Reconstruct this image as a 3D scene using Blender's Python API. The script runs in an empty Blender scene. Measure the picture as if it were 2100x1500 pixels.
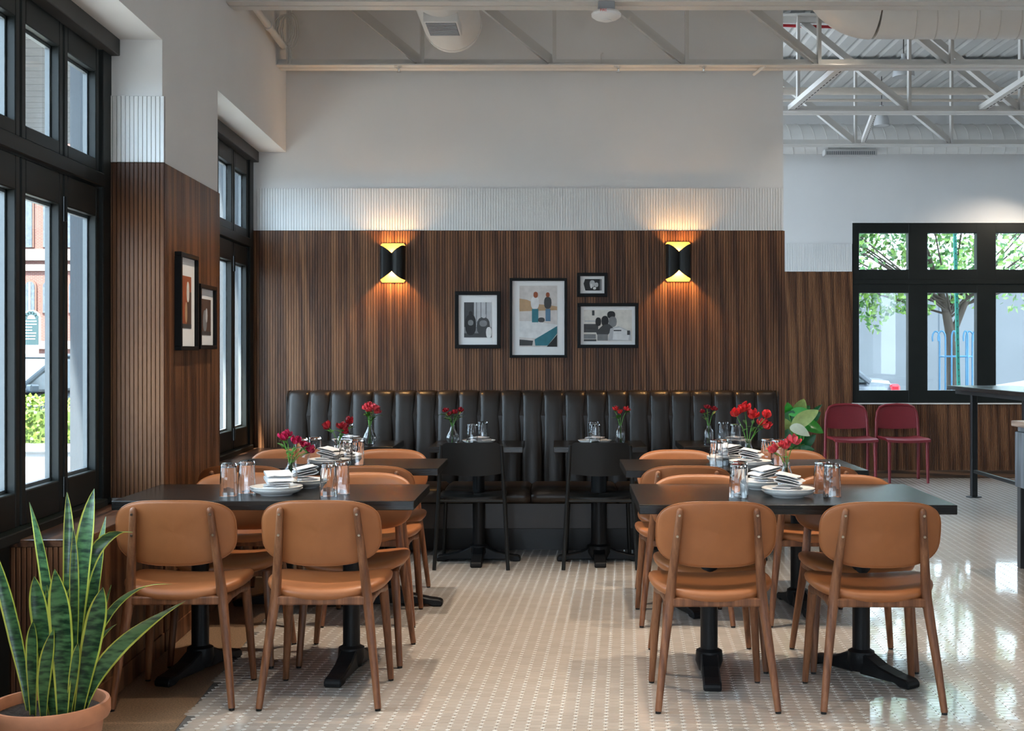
import bpy, math, random
from mathutils import Vector, Matrix
R = random.Random(7)
sc = bpy.context.scene
col = sc.collection
PI = math.pi

# ---------------------------------------------------------------- camera
F, X0, YH, H = 2550.0, 1140.0, 720.0, 1.343          # focal length, principal point (px of 2100x1500), eye height
cd = bpy.data.cameras.new('camera'); cam = bpy.data.objects.new('camera', cd); col.objects.link(cam)
cam.location = (0, 0, H); cam.rotation_euler = (PI / 2, 0, 0)
cd.sensor_width = 36; cd.lens = F / 2100 * 36
cd.shift_x = (1050 - X0) / 2100; cd.shift_y = (YH - 750) / 2100
cd.clip_end = 300
sc.camera = cam

# ---------------------------------------------------------------- sky, sun, exposure
w = bpy.data.worlds.new('world'); sc.world = w; w.use_nodes = True
bg = w.node_tree.nodes['Background']
bg.inputs[0].default_value = (0.64, 0.82, 1.0, 1); bg.inputs[1].default_value = 3.0
sd = bpy.data.lights.new('sun', 'SUN'); sd.energy = 9.0; sd.angle = math.radians(0.6); sd.color = (1, .95, .86)
sun = bpy.data.objects.new('sun', sd); col.objects.link(sun)
sun.rotation_euler = Vector((.13, .60, -.79)).to_track_quat('-Z', 'Y').to_euler()      # high, from behind the camera and a little from the street side
vs = sc.view_settings
vs.view_transform = 'Standard'; vs.look = 'None'; vs.gamma = 1; vs.use_curve_mapping = False
vs.exposure = 2.03
def portal(loc, rot, sx, sy):
    l = bpy.data.lights.new('window_portal', 'AREA'); l.shape = 'RECTANGLE'; l.size = sx; l.size_y = sy
    l.cycles.is_portal = True
    o = bpy.data.objects.new('window_portal', l); col.objects.link(o); o.location = loc; o.rotation_euler = rot
try:
    cy = sc.cycles
    cy.use_denoising = True; cy.use_adaptive_sampling = True; cy.adaptive_threshold = .06
    cy.max_bounces = 8; cy.diffuse_bounces = 4; cy.glossy_bounces = 3; cy.transmission_bounces = 8; cy.transparent_max_bounces = 8
    cy.sample_clamp_indirect = 6; cy.caustics_reflective = False; cy.caustics_refractive = False
except Exception:
    pass

# ---------------------------------------------------------------- helpers
def P(px, py, Y):
    return Vector(((px - X0) / F * Y, Y, H - (py - YH) / F * Y))

MATS = {}
def mat(name, c, rough=.5, metal=0., spec=.5, var=.06, scale=(8, 8, 8), bump=0., bscale=None, coat=0., emit=None, trans=0., ior=1.45, alpha_noise=None, sub=0.):
    if name in MATS: return MATS[name]
    m = bpy.data.materials.new(name); m.use_nodes = True; MATS[name] = m
    nt = m.node_tree; N = nt.nodes; L = nt.links; b = N['Principled BSDF']
    tc = N.new('ShaderNodeTexCoord'); mp = N.new('ShaderNodeMapping'); mp.inputs['Scale'].default_value = scale
    L.new(tc.outputs['Object'], mp.inputs['Vector'])
    no = N.new('ShaderNodeTexNoise'); no.inputs['Scale'].default_value = 1; no.inputs['Detail'].default_value = 4
    L.new(mp.outputs[0], no.inputs['Vector'])
    cr = N.new('ShaderNodeValToRGB')
    cr.color_ramp.elements[0].position = .3; cr.color_ramp.elements[1].position = .7
    cr.color_ramp.elements[0].color = (*[max(0, x * (1 - var)) for x in c], 1)
    cr.color_ramp.elements[1].color = (*[min(1, x * (1 + var)) for x in c], 1)
    L.new(no.outputs['Fac'], cr.inputs[0]); L.new(cr.outputs[0], b.inputs['Base Color'])
    b.inputs['Roughness'].default_value = rough; b.inputs['Metallic'].default_value = metal
    b.inputs['Specular IOR Level'].default_value = spec; b.inputs['IOR'].default_value = ior
    b.inputs['Coat Weight'].default_value = coat; b.inputs['Coat Roughness'].default_value = .12
    b.inputs['Transmission Weight'].default_value = trans
    if sub: b.inputs['Subsurface Weight'].default_value = sub
    if emit:
        b.inputs['Emission Color'].default_value = (*emit[0], 1); b.inputs['Emission Strength'].default_value = emit[1]
    if bump:
        n2 = N.new('ShaderNodeTexNoise'); n2.inputs['Scale'].default_value = 1; n2.inputs['Detail'].default_value = 3
        m2 = N.new('ShaderNodeMapping'); m2.inputs['Scale'].default_value = bscale or scale
        L.new(tc.outputs['Object'], m2.inputs['Vector']); L.new(m2.outputs[0], n2.inputs['Vector'])
        bp = N.new('ShaderNodeBump'); bp.inputs['Strength'].default_value = bump; bp.inputs['Distance'].default_value = .003
        L.new(n2.outputs['Fac'], bp.inputs['Height']); L.new(bp.outputs[0], b.inputs['Normal'])
    return m

def wood(name, stops, rough=.5, zs=.07, wave=7., fine=(170, 170, 3), coat=0., spec=.4, board=.0, mixw=.55, axis='Z'):
    """streaked wood: distorted bands for the cathedral figure plus fine pores, grain along `axis`"""
    if name in MATS: return MATS[name]
    m = bpy.data.materials.new(name); m.use_nodes = True; MATS[name] = m
    nt = m.node_tree; N = nt.nodes; L = nt.links; b = N['Principled BSDF']
    tc = N.new('ShaderNodeTexCoord'); mp = N.new('ShaderNodeMapping')
    s = {'Z': (1, 1, zs), 'X': (zs, 1, 1), 'Y': (1, zs, 1)}[axis]
    mp.inputs['Scale'].default_value = s
    L.new(tc.outputs['Object'], mp.inputs['Vector'])
    wv = N.new('ShaderNodeTexWave'); wv.wave_type = 'BANDS'; wv.bands_direction = 'DIAGONAL'
    wv.inputs['Scale'].default_value = wave; wv.inputs['Distortion'].default_value = 9; wv.inputs['Detail'].default_value = 3
    wv.inputs['Detail Scale'].default_value = 1.6; wv.inputs['Detail Roughness'].default_value = .6
    L.new(mp.outputs[0], wv.inputs['Vector'])
    m2 = N.new('ShaderNodeMapping')
    m2.inputs['Scale'].default_value = {'Z': fine, 'X': (fine[2], fine[0], fine[0]), 'Y': (fine[0], fine[2], fine[0])}[axis]
    L.new(tc.outputs['Object'], m2.inputs['Vector'])
    no = N.new('ShaderNodeTexNoise'); no.inputs['Scale'].default_value = 1; no.inputs['Detail'].default_value = 5; no.inputs['Roughness'].default_value = .65
    L.new(m2.outputs[0], no.inputs['Vector'])
    mx = N.new('ShaderNodeMath'); mx.operation = 'MULTIPLY'; mx.inputs[1].default_value = mixw
    L.new(wv.outputs['Fac'], mx.inputs[0])
    m3 = N.new('ShaderNodeMath'); m3.operation = 'MULTIPLY_ADD'; m3.inputs[1].default_value = 1 - mixw
    L.new(no.outputs['Fac'], m3.inputs[0]); L.new(mx.outputs[0], m3.inputs[2])
    cr = N.new('ShaderNodeValToRGB'); e = cr.color_ramp.elements
    e[0].position = stops[0][0]; e[0].color = (*stops[0][1], 1); e[1].position = stops[-1][0]; e[1].color = (*stops[-1][1], 1)
    for p_, c_ in stops[1:-1]:
        x = e.new(p_); x.color = (*c_, 1)
    L.new(m3.outputs[0], cr.inputs[0]); L.new(cr.outputs[0], b.inputs['Base Color'])
    bp = N.new('ShaderNodeBump'); bp.inputs['Strength'].default_value = .25; bp.inputs['Distance'].default_value = .002
    L.new(no.outputs['Fac'], bp.inputs['Height']); L.new(bp.outputs[0], b.inputs['Normal'])
    b.inputs['Roughness'].default_value = rough; b.inputs['Specular IOR Level'].default_value = spec
    b.inputs['Coat Weight'].default_value = coat; b.inputs['Coat Roughness'].default_value = .2
    return m

class MB:
    """collects shapes, then links them as one mesh object"""
    def __init__(s): s.v = []; s.f = []; s.m = []
    def add(s, vs, fs, mi=0, M=None):
        o = len(s.v)
        s.v += [tuple(M @ Vector(p)) for p in vs] if M else [tuple(p) for p in vs]
        s.f += [tuple(i + o for i in f) for f in fs]; s.m += [mi] * len(fs)
        return s
    def box(s, x0, x1, y0, y1, z0, z1, mi=0, M=None):
        v = [(x, y, z) for z in (z0, z1) for y in (y0, y1) for x in (x0, x1)]
        return s.add(v, [(0, 2, 3, 1), (4, 5, 7, 6), (0, 1, 5, 4), (2, 6, 7, 3), (0, 4, 6, 2), (1, 3, 7, 5)], mi, M)
    def tube(s, pts, r, n=8, mi=0, cap=True, M=None, sq=None, up=None):
        pts = [Vector(p) for p in pts]
        rs = r if isinstance(r, (list, tuple)) else [r] * len(pts)
        vs, fs = [], []
        prev = None
        for i, p in enumerate(pts):
            a = pts[max(0, i - 1)]; b = pts[min(len(pts) - 1, i + 1)]
            t = (b - a).normalized()
            if prev is None:
                ref = Vector(up) if up else (Vector((1, 0, 0)) if abs(t.x) < .8 else Vector((0, 1, 0)))
            else: ref = prev
            u = (ref - t * ref.dot(t)).normalized(); prev = u; q = t.cross(u)
            for k in range(n):
                an = 2 * PI * (k + .5) / n; c, d = math.cos(an), math.sin(an)
                if sq:
                    c = math.copysign(abs(c) ** sq, c); d = math.copysign(abs(d) ** sq, d)
                vs.append(p + (u * c + q * d) * rs[i])
        for i in range(len(pts) - 1):
            for k in range(n):
                a = i * n + k; b = i * n + (k + 1) % n
                fs.append((a, b, b + n, a + n))
        if cap:
            fs.append(tuple(range(n - 1, -1, -1))); fs.append(tuple(range((len(pts) - 1) * n, len(pts) * n)))
        return s.add(vs, fs, mi, M)
    def lathe(s, prof, n=24, mi=0, M=None, closed=False):
        vs, fs = [], []
        for r, z in prof:
            for k in range(n):
                a = 2 * PI * k / n; vs.append((r * math.cos(a), r * math.sin(a), z))
        k_ = len(prof)
        for i in range(k_ - (0 if closed else 1)):
            j = (i + 1) % k_
            for k in range(n):
                a, b = i * n + k, i * n + (k + 1) % n
                c, d = j * n + (k + 1) % n, j * n + k
                fs.append((a, b, c, d))
        if not closed:
            if prof[0][0] > 1e-6: fs.append(tuple(range(n - 1, -1, -1)))
            if prof[-1][0] > 1e-6: fs.append(tuple(range((k_ - 1) * n, k_ * n)))
        return s.add(vs, fs, mi, M)
    def prism(s, poly, a0, a1, axis='y', mi=0, M=None):
        """polygon in the plane across `axis`, extruded from a0 to a1"""
        n = len(poly)
        def pt(p, a):
            return {'y': (p[0], a, p[1]), 'x': (a, p[0], p[1]), 'z': (p[0], p[1], a)}[axis]
        vs = [pt(p, a0) for p in poly] + [pt(p, a1) for p in poly]
        fs = [tuple(range(n)), tuple(range(2 * n - 1, n - 1, -1))] + [((i + 1) % n, i, i + n, (i + 1) % n + n) for i in range(n)]
        return s.add(vs, fs, mi, M)
    def grid(s, fn, nu, nv, mi=0, M=None, wrapu=False):
        vs = [fn(i / nu, j / nv) for j in range(nv + 1) for i in range(nu + (0 if wrapu else 1))]
        w_ = nu + (0 if wrapu else 1); fs = []
        for j in range(nv):
            for i in range(nu):
                a = j * w_ + i; b = j * w_ + (i + 1) % w_
                fs.append((a, b, b + w_, a + w_))
        return s.add(vs, fs, mi, M)
    def build(s, name, mats, parent=None, smooth=None, bevel=0, M=None, fix=True, seg=1):
        me = bpy.data.meshes.new(name); me.from_pydata(s.v, [], s.f); me.update()
        for m_ in (mats if isinstance(mats, (list, tuple)) else [mats]): me.materials.append(m_)
        if any(s.m): me.polygons.foreach_set('material_index', s.m)
        if fix and len(s.f) < 60000:
            import bmesh
            b = bmesh.new(); b.from_mesh(me); bmesh.ops.recalc_face_normals(b, faces=b.faces); b.to_mesh(me); b.free()
        if smooth:
            me.polygons.foreach_set('use_smooth', [True] * len(me.polygons))
            me.set_sharp_from_angle(angle=math.radians(smooth))
        o = bpy.data.objects.new(name, me); col.objects.link(o)
        if parent: o.parent = parent
        if M is not None: o.matrix_world = M
        if bevel:
            bv = o.modifiers.new('edge', 'BEVEL'); bv.width = bevel; bv.segments = seg; bv.limit_method = 'ANGLE'
        return o

def tag(o, label=None, cat=None, group=None, kind=None):
    if label: o['label'] = label
    if cat: o['category'] = cat
    if group: o['group'] = group
    if kind: o['kind'] = kind
    return o
def thing(name, label, cat, loc=(0, 0, 0), rz=0, group=None):
    o = bpy.data.objects.new(name, None); col.objects.link(o); o.empty_display_size = .1
    o.location = loc; o.rotation_euler = (0, 0, rz)
    return tag(o, label, cat, group)
def dup(root, loc, rz=0, label=None, group=None):
    def cp(o, par):
        c = o.copy(); col.objects.link(c)
        if par: c.parent = par
        for ch in list(o.children): cp(ch, c)
        return c
    r = cp(root, None); r.location = loc; r.rotation_euler = (0, 0, rz)
    if label: r['label'] = label
    if group: r['group'] = group
    return r
def struct(o): o['kind'] = 'structure'; return o
def superell(a, b, n, k, N_):
    t = 2 * PI * k / N_; c, s_ = math.cos(t), math.sin(t)
    return a * math.copysign(abs(c) ** (2 / n), c), b * math.copysign(abs(s_) ** (2 / n), s_)

# ---------------------------------------------------------------- materials
WALLP = mat('white_plaster', (.76, .755, .75), .75, var=.02, scale=(2, 2, 2), bump=.04, bscale=(120, 120, 120))
SLATW = mat('white_slat_paint', (.78, .78, .77), .5, var=.02, scale=(40, 40, 4))
STEEL = mat('white_painted_steel', (.66, .64, .61), .45, var=.03, scale=(6, 6, 6))
DUCT = mat('white_duct_sheet', (.72, .71, .69), .38, var=.02)
PANEL = wood('dark_oak_panel', [(.22, (.046, .017, .008)), (.42, (.118, .047, .020)), (.58, (.170, .071, .030)), (.80, (.240, .108, .049))], rough=.42, spec=.32, mixw=.38, wave=4.5, zs=.055, fine=(210, 210, 2.2))
BENCHW = wood('bench_wood', [(.25, (.03, .013, .008)), (.55, (.085, .036, .02)), (.8, (.14, .065, .035))], rough=.3, axis='Y', coat=.3)
BASEW = wood('baseboard_oak', [(.25, (.04, .018, .008)), (.55, (.13, .06, .028)), (.8, (.2, .1, .05))], rough=.4, axis='X')
FRAMEB = mat('black_window_paint', (.0075, .0095, .0085), .45, spec=.3, var=.15, scale=(5, 5, 5))
LEATH = mat('tan_leather', (.315, .110, .037), .42, spec=.45, var=.05, scale=(14, 14, 14), bump=.10, bscale=(420, 420, 420))
WALNUT = wood('walnut_leg', [(.25, (.10, .035, .014)), (.55, (.19, .072, .030)), (.8, (.27, .115, .052))], rough=.4, zs=.05, wave=10, fine=(260, 260, 8), mixw=.35)
TOPB = wood('black_oak_top', [(.3, (.004, .0035, .003)), (.55, (.011, .009, .0075)), (.8, (.026, .020, .015))], rough=.26, axis='X', wave=5, fine=(190, 190, 3), mixw=.3, spec=.35, coat=.0)
IRON = mat('black_cast_iron', (.007, .007, .0075), .45, spec=.3, var=.2, scale=(20, 20, 20), bump=.15, bscale=(150, 150, 150))
BLACKM = mat('black_metal_paint', (.010, .0102, .0098), .40, var=.1, spec=.3)
BLEATH = mat('espresso_leather', (.024, .0165, .0125), .36, spec=.38, var=.1, scale=(9, 9, 9), bump=.06, bscale=(300, 300, 300))
REDP = mat('burgundy_plastic', (.18, .013, .020), .4, var=.05)
TERRA = mat('terracotta', (.50, .20, .10), .65, var=.1, scale=(18, 18, 30), bump=.08, bscale=(90, 90, 90))
SOIL = mat('potting_soil', (.03, .02, .015), .95, var=.6, scale=(70, 70, 70), bump=1., bscale=(90, 90, 90))
CHROME = mat('brushed_screw_metal', (.6, .55, .48), .3, metal=1)
PORC = mat('white_porcelain', (.76, .74, .71), .22, var=.02, coat=.3)
LINEN = mat('pale_linen', (.68, .67, .67), .85, var=.04, scale=(90, 90, 90), bump=.25, bscale=(500, 500, 500))
GLASS = mat('clear_glass', (1, 1, 1), .0, trans=1., ior=1.45, var=0)
WATER = mat('vase_water', (.97, 1, .99), .0, trans=1., ior=1.33, var=0)
GOLD = mat('gold_leaf_lining', (.95, .58, .16), .35, metal=.8, var=.06)
STEMG = mat('flower_stem_green', (.11, .30, .04), .5, var=.25, scale=(40, 40, 40))
LEAFG = mat('flower_leaf_green', (.06, .21, .03), .42, var=.35, scale=(40, 40, 40))
PET1 = mat('scarlet_petal', (.62, .018, .020), .5, var=.3, scale=(60, 60, 60))
PET2 = mat('crimson_petal', (.36, .008, .018), .5, var=.35, scale=(60, 60, 60))
PET3 = mat('coral_pink_petal', (.72, .06, .075), .5, var=.3, scale=(60, 60, 60))
PET4 = mat('magenta_petal', (.50, .012, .07), .5, var=.35, scale=(60, 60, 60))
def thin_glass():
    m = bpy.data.materials.new('window_glass'); m.use_nodes = True; nt = m.node_tree; N = nt.nodes; L = nt.links
    N.remove(N['Principled BSDF'])
    t = N.new('ShaderNodeBsdfTransparent'); g = N.new('ShaderNodeBsdfGlossy'); g.inputs['Roughness'].default_value = .0
    lw = N.new('ShaderNodeLayerWeight'); pw = N.new('ShaderNodeMath'); pw.operation = 'POWER'; pw.inputs[1].default_value = 5
    fr = N.new('ShaderNodeMath'); fr.operation = 'MULTIPLY_ADD'; fr.inputs[1].default_value = .6; fr.inputs[2].default_value = .025; mx = N.new('ShaderNodeMixShader')
    L.new(lw.outputs['Facing'], pw.inputs[0]); L.new(pw.outputs[0], fr.inputs[0])
    t.inputs[0].default_value = (.97, .99, .985, 1)
    L.new(fr.outputs[0], mx.inputs[0]); L.new(t.outputs[0], mx.inputs[1]); L.new(g.outputs[0], mx.inputs[2])
    L.new(mx.outputs[0], N['Material Output'].inputs[0]); return m
WGLASS = thin_glass()
# ================================================================ THE ROOM
WX = lambda Y: -1.754 - .041 * (Y - 5.54)                         # inner face of the street wall, which runs a little askew
ANG = math.atan(.041)
ML = Matrix.Translation((-1.754, 5.54, 0)) @ Matrix.Rotation(ANG, 4, 'Z')   # its frame: x into the room, y along the wall
YB, YF = 8.68, 13.17                                              # banquette wall, far wall
CEIL = 4.06

# ---- floor: octagon-and-dot mosaic over a grout bed
GROUT = mat('dark_grout', (.12, .11, .10), .8, var=.2, scale=(30, 30, 30))
def tile_mat(name, a, b, rough):
    m = mat(name, a, rough, coat=.8, var=0); m.node_tree.nodes['Principled BSDF'].inputs['Coat Roughness'].default_value = .06; nt = m.node_tree; N = nt.nodes; L = nt.links; p = N['Principled BSDF']
    g = N.new('ShaderNodeNewGeometry'); oi = N.new('ShaderNodeObjectInfo'); ad = N.new('ShaderNodeMath'); ad.operation = 'ADD'
    L.new(g.outputs['Random Per Island'], ad.inputs[0]); L.new(oi.outputs['Random'], ad.inputs[1])
    fr = N.new('ShaderNodeMath'); fr.operation = 'FRACT'; L.new(ad.outputs[0], fr.inputs[0])
    cr = N.new('ShaderNodeValToRGB'); cr.color_ramp.elements[0].color = (*a, 1); cr.color_ramp.elements[1].color = (*b, 1)
    L.new(fr.outputs[0], cr.inputs[0])
    # slow drift in the batch of tiles
    no = N.new('ShaderNodeTexNoise'); no.inputs['Scale'].default_value = 1.3
    tcn = [n for n in N if n.type == 'TEX_COORD'][0]; L.new(g.outputs['Position'], no.inputs['Vector'])
    mx = N.new('ShaderNodeMix'); mx.data_type = 'RGBA'; mx.blend_type = 'MULTIPLY'; mx.inputs[0].default_value = .22
    L.new(cr.outputs[0], mx.inputs[6]); L.new(no.outputs['Fac'], mx.inputs[7]); L.new(mx.outputs[2], p.inputs['Base Color'])
    n2 = N.new('ShaderNodeTexNoise'); n2.inputs['Scale'].default_value = 7; L.new(g.outputs['Position'], n2.inputs['Vector'])
    bp = N.new('ShaderNodeBump'); bp.inputs['Strength'].default_value = .04; bp.inputs['Distance'].default_value = .01
    L.new(n2.outputs['Fac'], bp.inputs['Height']); L.new(bp.outputs[0], p.inputs['Coat Normal'])
    return m
TILE = tile_mat('beige_mosaic_tile', (.50, .425, .355), (.57, .49, .415), .32)
DOT = tile_mat('ivory_dot_tile', (.80, .76, .69), (.86, .83, .77), .32)
floor = struct(MB().box(-3, 7.8, -4.2, 13.4, -.25, -.0025).build('floor', GROUT))
DX, DY, TT = .0557, .0387, math.atan(.0576)
ct, st = math.cos(TT), math.sin(TT)
def fw(i, j): a, b = i * DX, j * DY; return (a * ct + b * st, 3.3 - a * st + b * ct)
xb = lambda Y: -1.362 - .062 * (Y - 4.43)
def in_floor(x, y):
    if y < 3.4 or y > 13.12 or x < xb(y) + .02 or x > .376 * y + 1.5: return False
    if y > 8.45 and x < 1.52: return False
    return True
hx, hy, c_ = DX / 2 - .0008, DY / 2 - .0008, .0115
octo = [(-hx + c_, -hy), (hx - c_, -hy), (hx, -hy + c_ * .88), (hx, hy - c_ * .88), (hx - c_, hy), (-hx + c_, hy), (-hx, hy - c_ * .88), (-hx, -hy + c_ * .88)]
dd = .0102
hexa = [(dd, 0), (dd * .35, dd * .82), (-dd * .35, dd * .82), (-dd, 0), (-dd * .35, -dd * .82), (dd * .35, -dd * .82)]
def tiles(poly, off, mname, name, stuffname, zt):
    spots = []
    for i in range(-60, 130):
        for j in range(0, 270):
            x, y = fw(i + off, j + off)
            if in_floor(x, y): spots.append((y, x))
    spots.sort()
    vis = [s for s in spots if s[0] > 4.40 and -.44 * s[0] < s[1] < .372 * s[0]]
    near = set(vis[:300])
    n = len(poly)
    def shape():
        v = [(a * ct + b * st, -a * st + b * ct, -.0024) for a, b in poly] + [(a * .96 * ct + b * .95 * st, -a * .96 * st + b * .95 * ct, zt) for a, b in poly]
        f = [tuple(range(n, 2 * n))] + [(k, (k + 1) % n, (k + 1) % n + n, k + n) for k in range(n)]
        return v, f
    v0, f0 = shape()
    one = MB().add(v0, f0).build(name, mname, floor, fix=False)
    me = one.data; first = True
    for y, x in vis[:300]:
        o = one if first else one.copy()
        if not first: col.objects.link(o)
        first = False
        o.location = (x, y, 0)
    mb = MB()
    for y, x in spots:
        if (y, x) in near: continue
        o = len(mb.v)
        mb.v += [(a + x, b + y, c) for a, b, c in v0]; mb.f += [tuple(q + o for q in f) for f in f0]
    r = mb.build(stuffname, mname, floor, fix=False); r['kind'] = 'stuff'
tiles(octo, .5, TILE, 'octagon_tile', 'octagon_tile_field', 0.0)
tiles(hexa, 0, DOT, 'dot_tile', 'dot_tile_field', 0.0002)
# the part of the room behind the camera, same floor out of sight
MB().box(-2.2, 7.6, -4, 3.38, -.0024, 0).build('tiled_area', TILE, floor)
# terrazzo strip along the street wall
TERZ = mat('brown_terrazzo', (.25, .155, .092), .38, var=.55, scale=(150, 150, 150), coat=.25)
mbs = MB()
ys = [2.0 + .25 * k for k in range(27)]
for a, b in zip(ys, ys[1:]):
    v = [(WX(a) - .02, a, -.0024), (xb(a) + .012, a, -.0024), (xb(b) + .012, b, -.0024), (WX(b) - .02, b, -.0024)]
    v += [(x, y, -.0002) for x, y, z in v]
    mbs.add(v, [(4, 5, 6, 7), (0, 1, 5, 4), (1, 2, 6, 5), (2, 3, 7, 6), (3, 0, 4, 7)])
tag(mbs.build('terrazzo_strip', TERZ, floor), 'speckled brown terrazzo strip along the window wall')

# ---- walls
def slats(mb, x0, x1, z0, z1, face, back, pitch=.0185, groove=.0037, M=None, axis='x'):
    n = max(1, round((x1 - x0) / pitch)); p = (x1 - x0) / n
    for k in range(n):
        a, b = x0 + k * p + groove / 2, x0 + (k + 1) * p - groove / 2
        if axis == 'x': mb.box(a, b, min(face, back), max(face, back), z0, z1, M=M)
        else: mb.box(min(face, back), max(face, back), a, b, z0, z1, M=M)
    return mb
WT, ST = 2.18, 2.477
wl = MB()
wl.box(-.40, 0, -9.6, 3.14, 2.73, CEIL + .1)
for a, b in ((0, 1.07), (-3.95, -2.86), (-9.6, -6.9)): wl.box(-.40, 0, a, b, -.02, 2.73)
for a, b in ((1.07, 3.14), (-2.86, 0), (-6.9, -3.95)): wl.box(-.40, -.26, a, b, -.02, .66)
wall_left = struct(wl.build('wall_left', WALLP, M=ML))
MB().box(0, .004, 0.0, 1.07, 0, WT).build('panel_backing', PANEL, wall_left)
o = slats(MB(), .0, 1.07, 0.09, WT, .012, .003, axis='y').build('wood_cladding', PANEL, wall_left); o['kind'] = 'stuff'
MB().box(0, .016, 0, 1.07, 0, .09).build('skirting_board', PANEL, wall_left, bevel=.002)
for z0, z1, mm, nm in ((.69, WT, PANEL, 'wood_slat'), (WT + .002, ST, SLATW, 'white_slat')):
    first = None
    for k in range(13):
        p = .247 / 13; a = -.235 + k * p
        if first is None:
            first = MB().box(.0011, p - .0011, 0, .011, z0, z1).build(nm, mm, wall_left, bevel=.0015); q = first
        else:
            q = first.copy(); col.objects.link(q)
        q.location = (a, -.012, 0)
MB().box(-.235, .012, -.003, 0, .69, ST).build('cladding_backing', mat('groove_shadow_board', (.03, .02, .016), .8), wall_left)

mbx = MB()
for a, b in ((0, 1.07), (-3.95, -2.86), (-9.6, -6.9)): mbx.box(-.402, -.302, a - .008, b + .008, -.1, 2.73)
mbx.box(-.43, -.402, -9.6, 3.3, 2.72, CEIL)
mbx.box(-.56, -.302, 3.13, 3.9, -.1, 4)
mbx.build('exterior_casing', mat('blue_grey_casing', (.045, .056, .068), .6), wall_left)
def wall_panel(name, boxes, m=WALLP):
    mb = MB()
    for b in boxes: mb.box(*b)
    return struct(mb.build(name, m))
wall_back = wall_panel('wall_back', [(-2.5, 1.586, YB, YB + .2, -.02, CEIL + .1)])
MB().box(-2.14, 1.586, YB - .006, YB, 0, ST).build('cladding_backing', MATS['groove_shadow_board'], wall_back)
o = slats(MB(), -2.14, 1.59, 0, WT, YB - .016, YB - .005).build('wood_cladding', PANEL, wall_back); o['kind'] = 'stuff'
MB().box(-2.14, 1.586, YB - .0075, YB - .006, WT + .003, ST).build('white_backing', SLATW, wall_back)
o = slats(MB(), -2.14, 1.586, WT + .003, ST, YB - .013, YB - .005, groove=.0032).build('white_slat_band', SLATW, wall_back); o['kind'] = 'stuff'
MB().box(1.586, 1.594, YB - .017, YB + .2, 0, WT).build('wood_edge_trim', PANEL, wall_back)
WX0, WX1, WZ0, WZ1 = 3.14, 6.72, .79, 2.70
wall_far = wall_panel('wall_far', [(1.0, WX0, YF, YF + .25, -.02, CEIL + .1), (WX1, 7.8, YF, YF + .25, -.02, CEIL + .1),
                                   (WX0, WX1, YF, YF + .25, -.02, WZ0), (WX0, WX1, YF, YF + .25, WZ1, CEIL + .1)])
MB().box(1.0, WX0, YF - .006, YF, .08, ST).box(WX0, WX1, YF - .006, YF, .08, WZ0 - .01).build('cladding_backing', MATS['groove_shadow_board'], wall_far)
o = slats(slats(MB(), 1.0, WX0, .08, WT, YF - .016, YF - .005), WX0, WX1, .08, WZ0 - .015, YF - .016, YF - .005).build('wood_cladding', PANEL, wall_far); o['kind'] = 'stuff'
MB().box(1.0, WX0 - .005, YF - .0075, YF - .006, WT + .003, ST).build('white_backing', SLATW, wall_far)
o = slats(MB(), 1.0, WX0 - .005, WT + .003, ST, YF - .013, YF - .005, groove=.0034).build('white_slat_band', SLATW, wall_far); o['kind'] = 'stuff'
struct(MB().box(1.0, 7.5, YF - .022, YF - .001, 0, .08).build('baseboard_far', BASEW, bevel=.003))
# unseen walls behind and beside the camera, openings added and sized for fill light
RO = [(-1.75, .1)]; RT = 2.5
bx = [(-2.6, 7.8, -4.2, -4, RT, CEIL + .1), (-2.6, 7.8, -4.2, -4, -.02, .25), (-2.6, RO[0][0], -4.2, -4, .25, RT), (RO[-1][1], 7.8, -4.2, -4, .25, RT)]
bx += [(a[1], b[0], -4.2, -4, .25, RT) for a, b in zip(RO, RO[1:])]
wall_panel('wall_rear', bx)
SO = [(-3.4, -1.4)]
bx = [(7.6, 7.8, -4.2, 13.4, 2.9, CEIL + .1), (7.6, 7.8, -4.2, 13.4, -.02, .8), (7.6, 7.8, -4.2, SO[0][0], .8, 2.9), (7.6, 7.8, SO[-1][1], 13.4, .8, 2.9)]
bx += [(7.6, 7.8, a[1], b[0], .8, 2.9) for a, b in zip(SO, SO[1:])]
wall_panel('wall_right', bx)
# ceiling deck, ribbed
mb = MB(); x = -2.6; prof = []
while x < 7.8:
    prof += [(x, CEIL), (x + .10, CEIL), (x + .125, CEIL + .012), (x + .135, CEIL + .012)]; x += .16
n = len(prof)
v = [(a, -4.2, b) for a, b in prof] + [(a, 13.4, b) for a, b in prof]
mb.add(v, [(i, i + 1, i + 1 + n, i + n) for i in range(n - 1)])
mb.box(-2.6, 7.9, -4.2, 13.4, CEIL + .08, CEIL + .2)
struct(mb.build('ceiling', mat('white_roof_deck', (.66, .66, .65), .6, var=.03, scale=(3, 3, 3)), fix=False))

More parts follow.
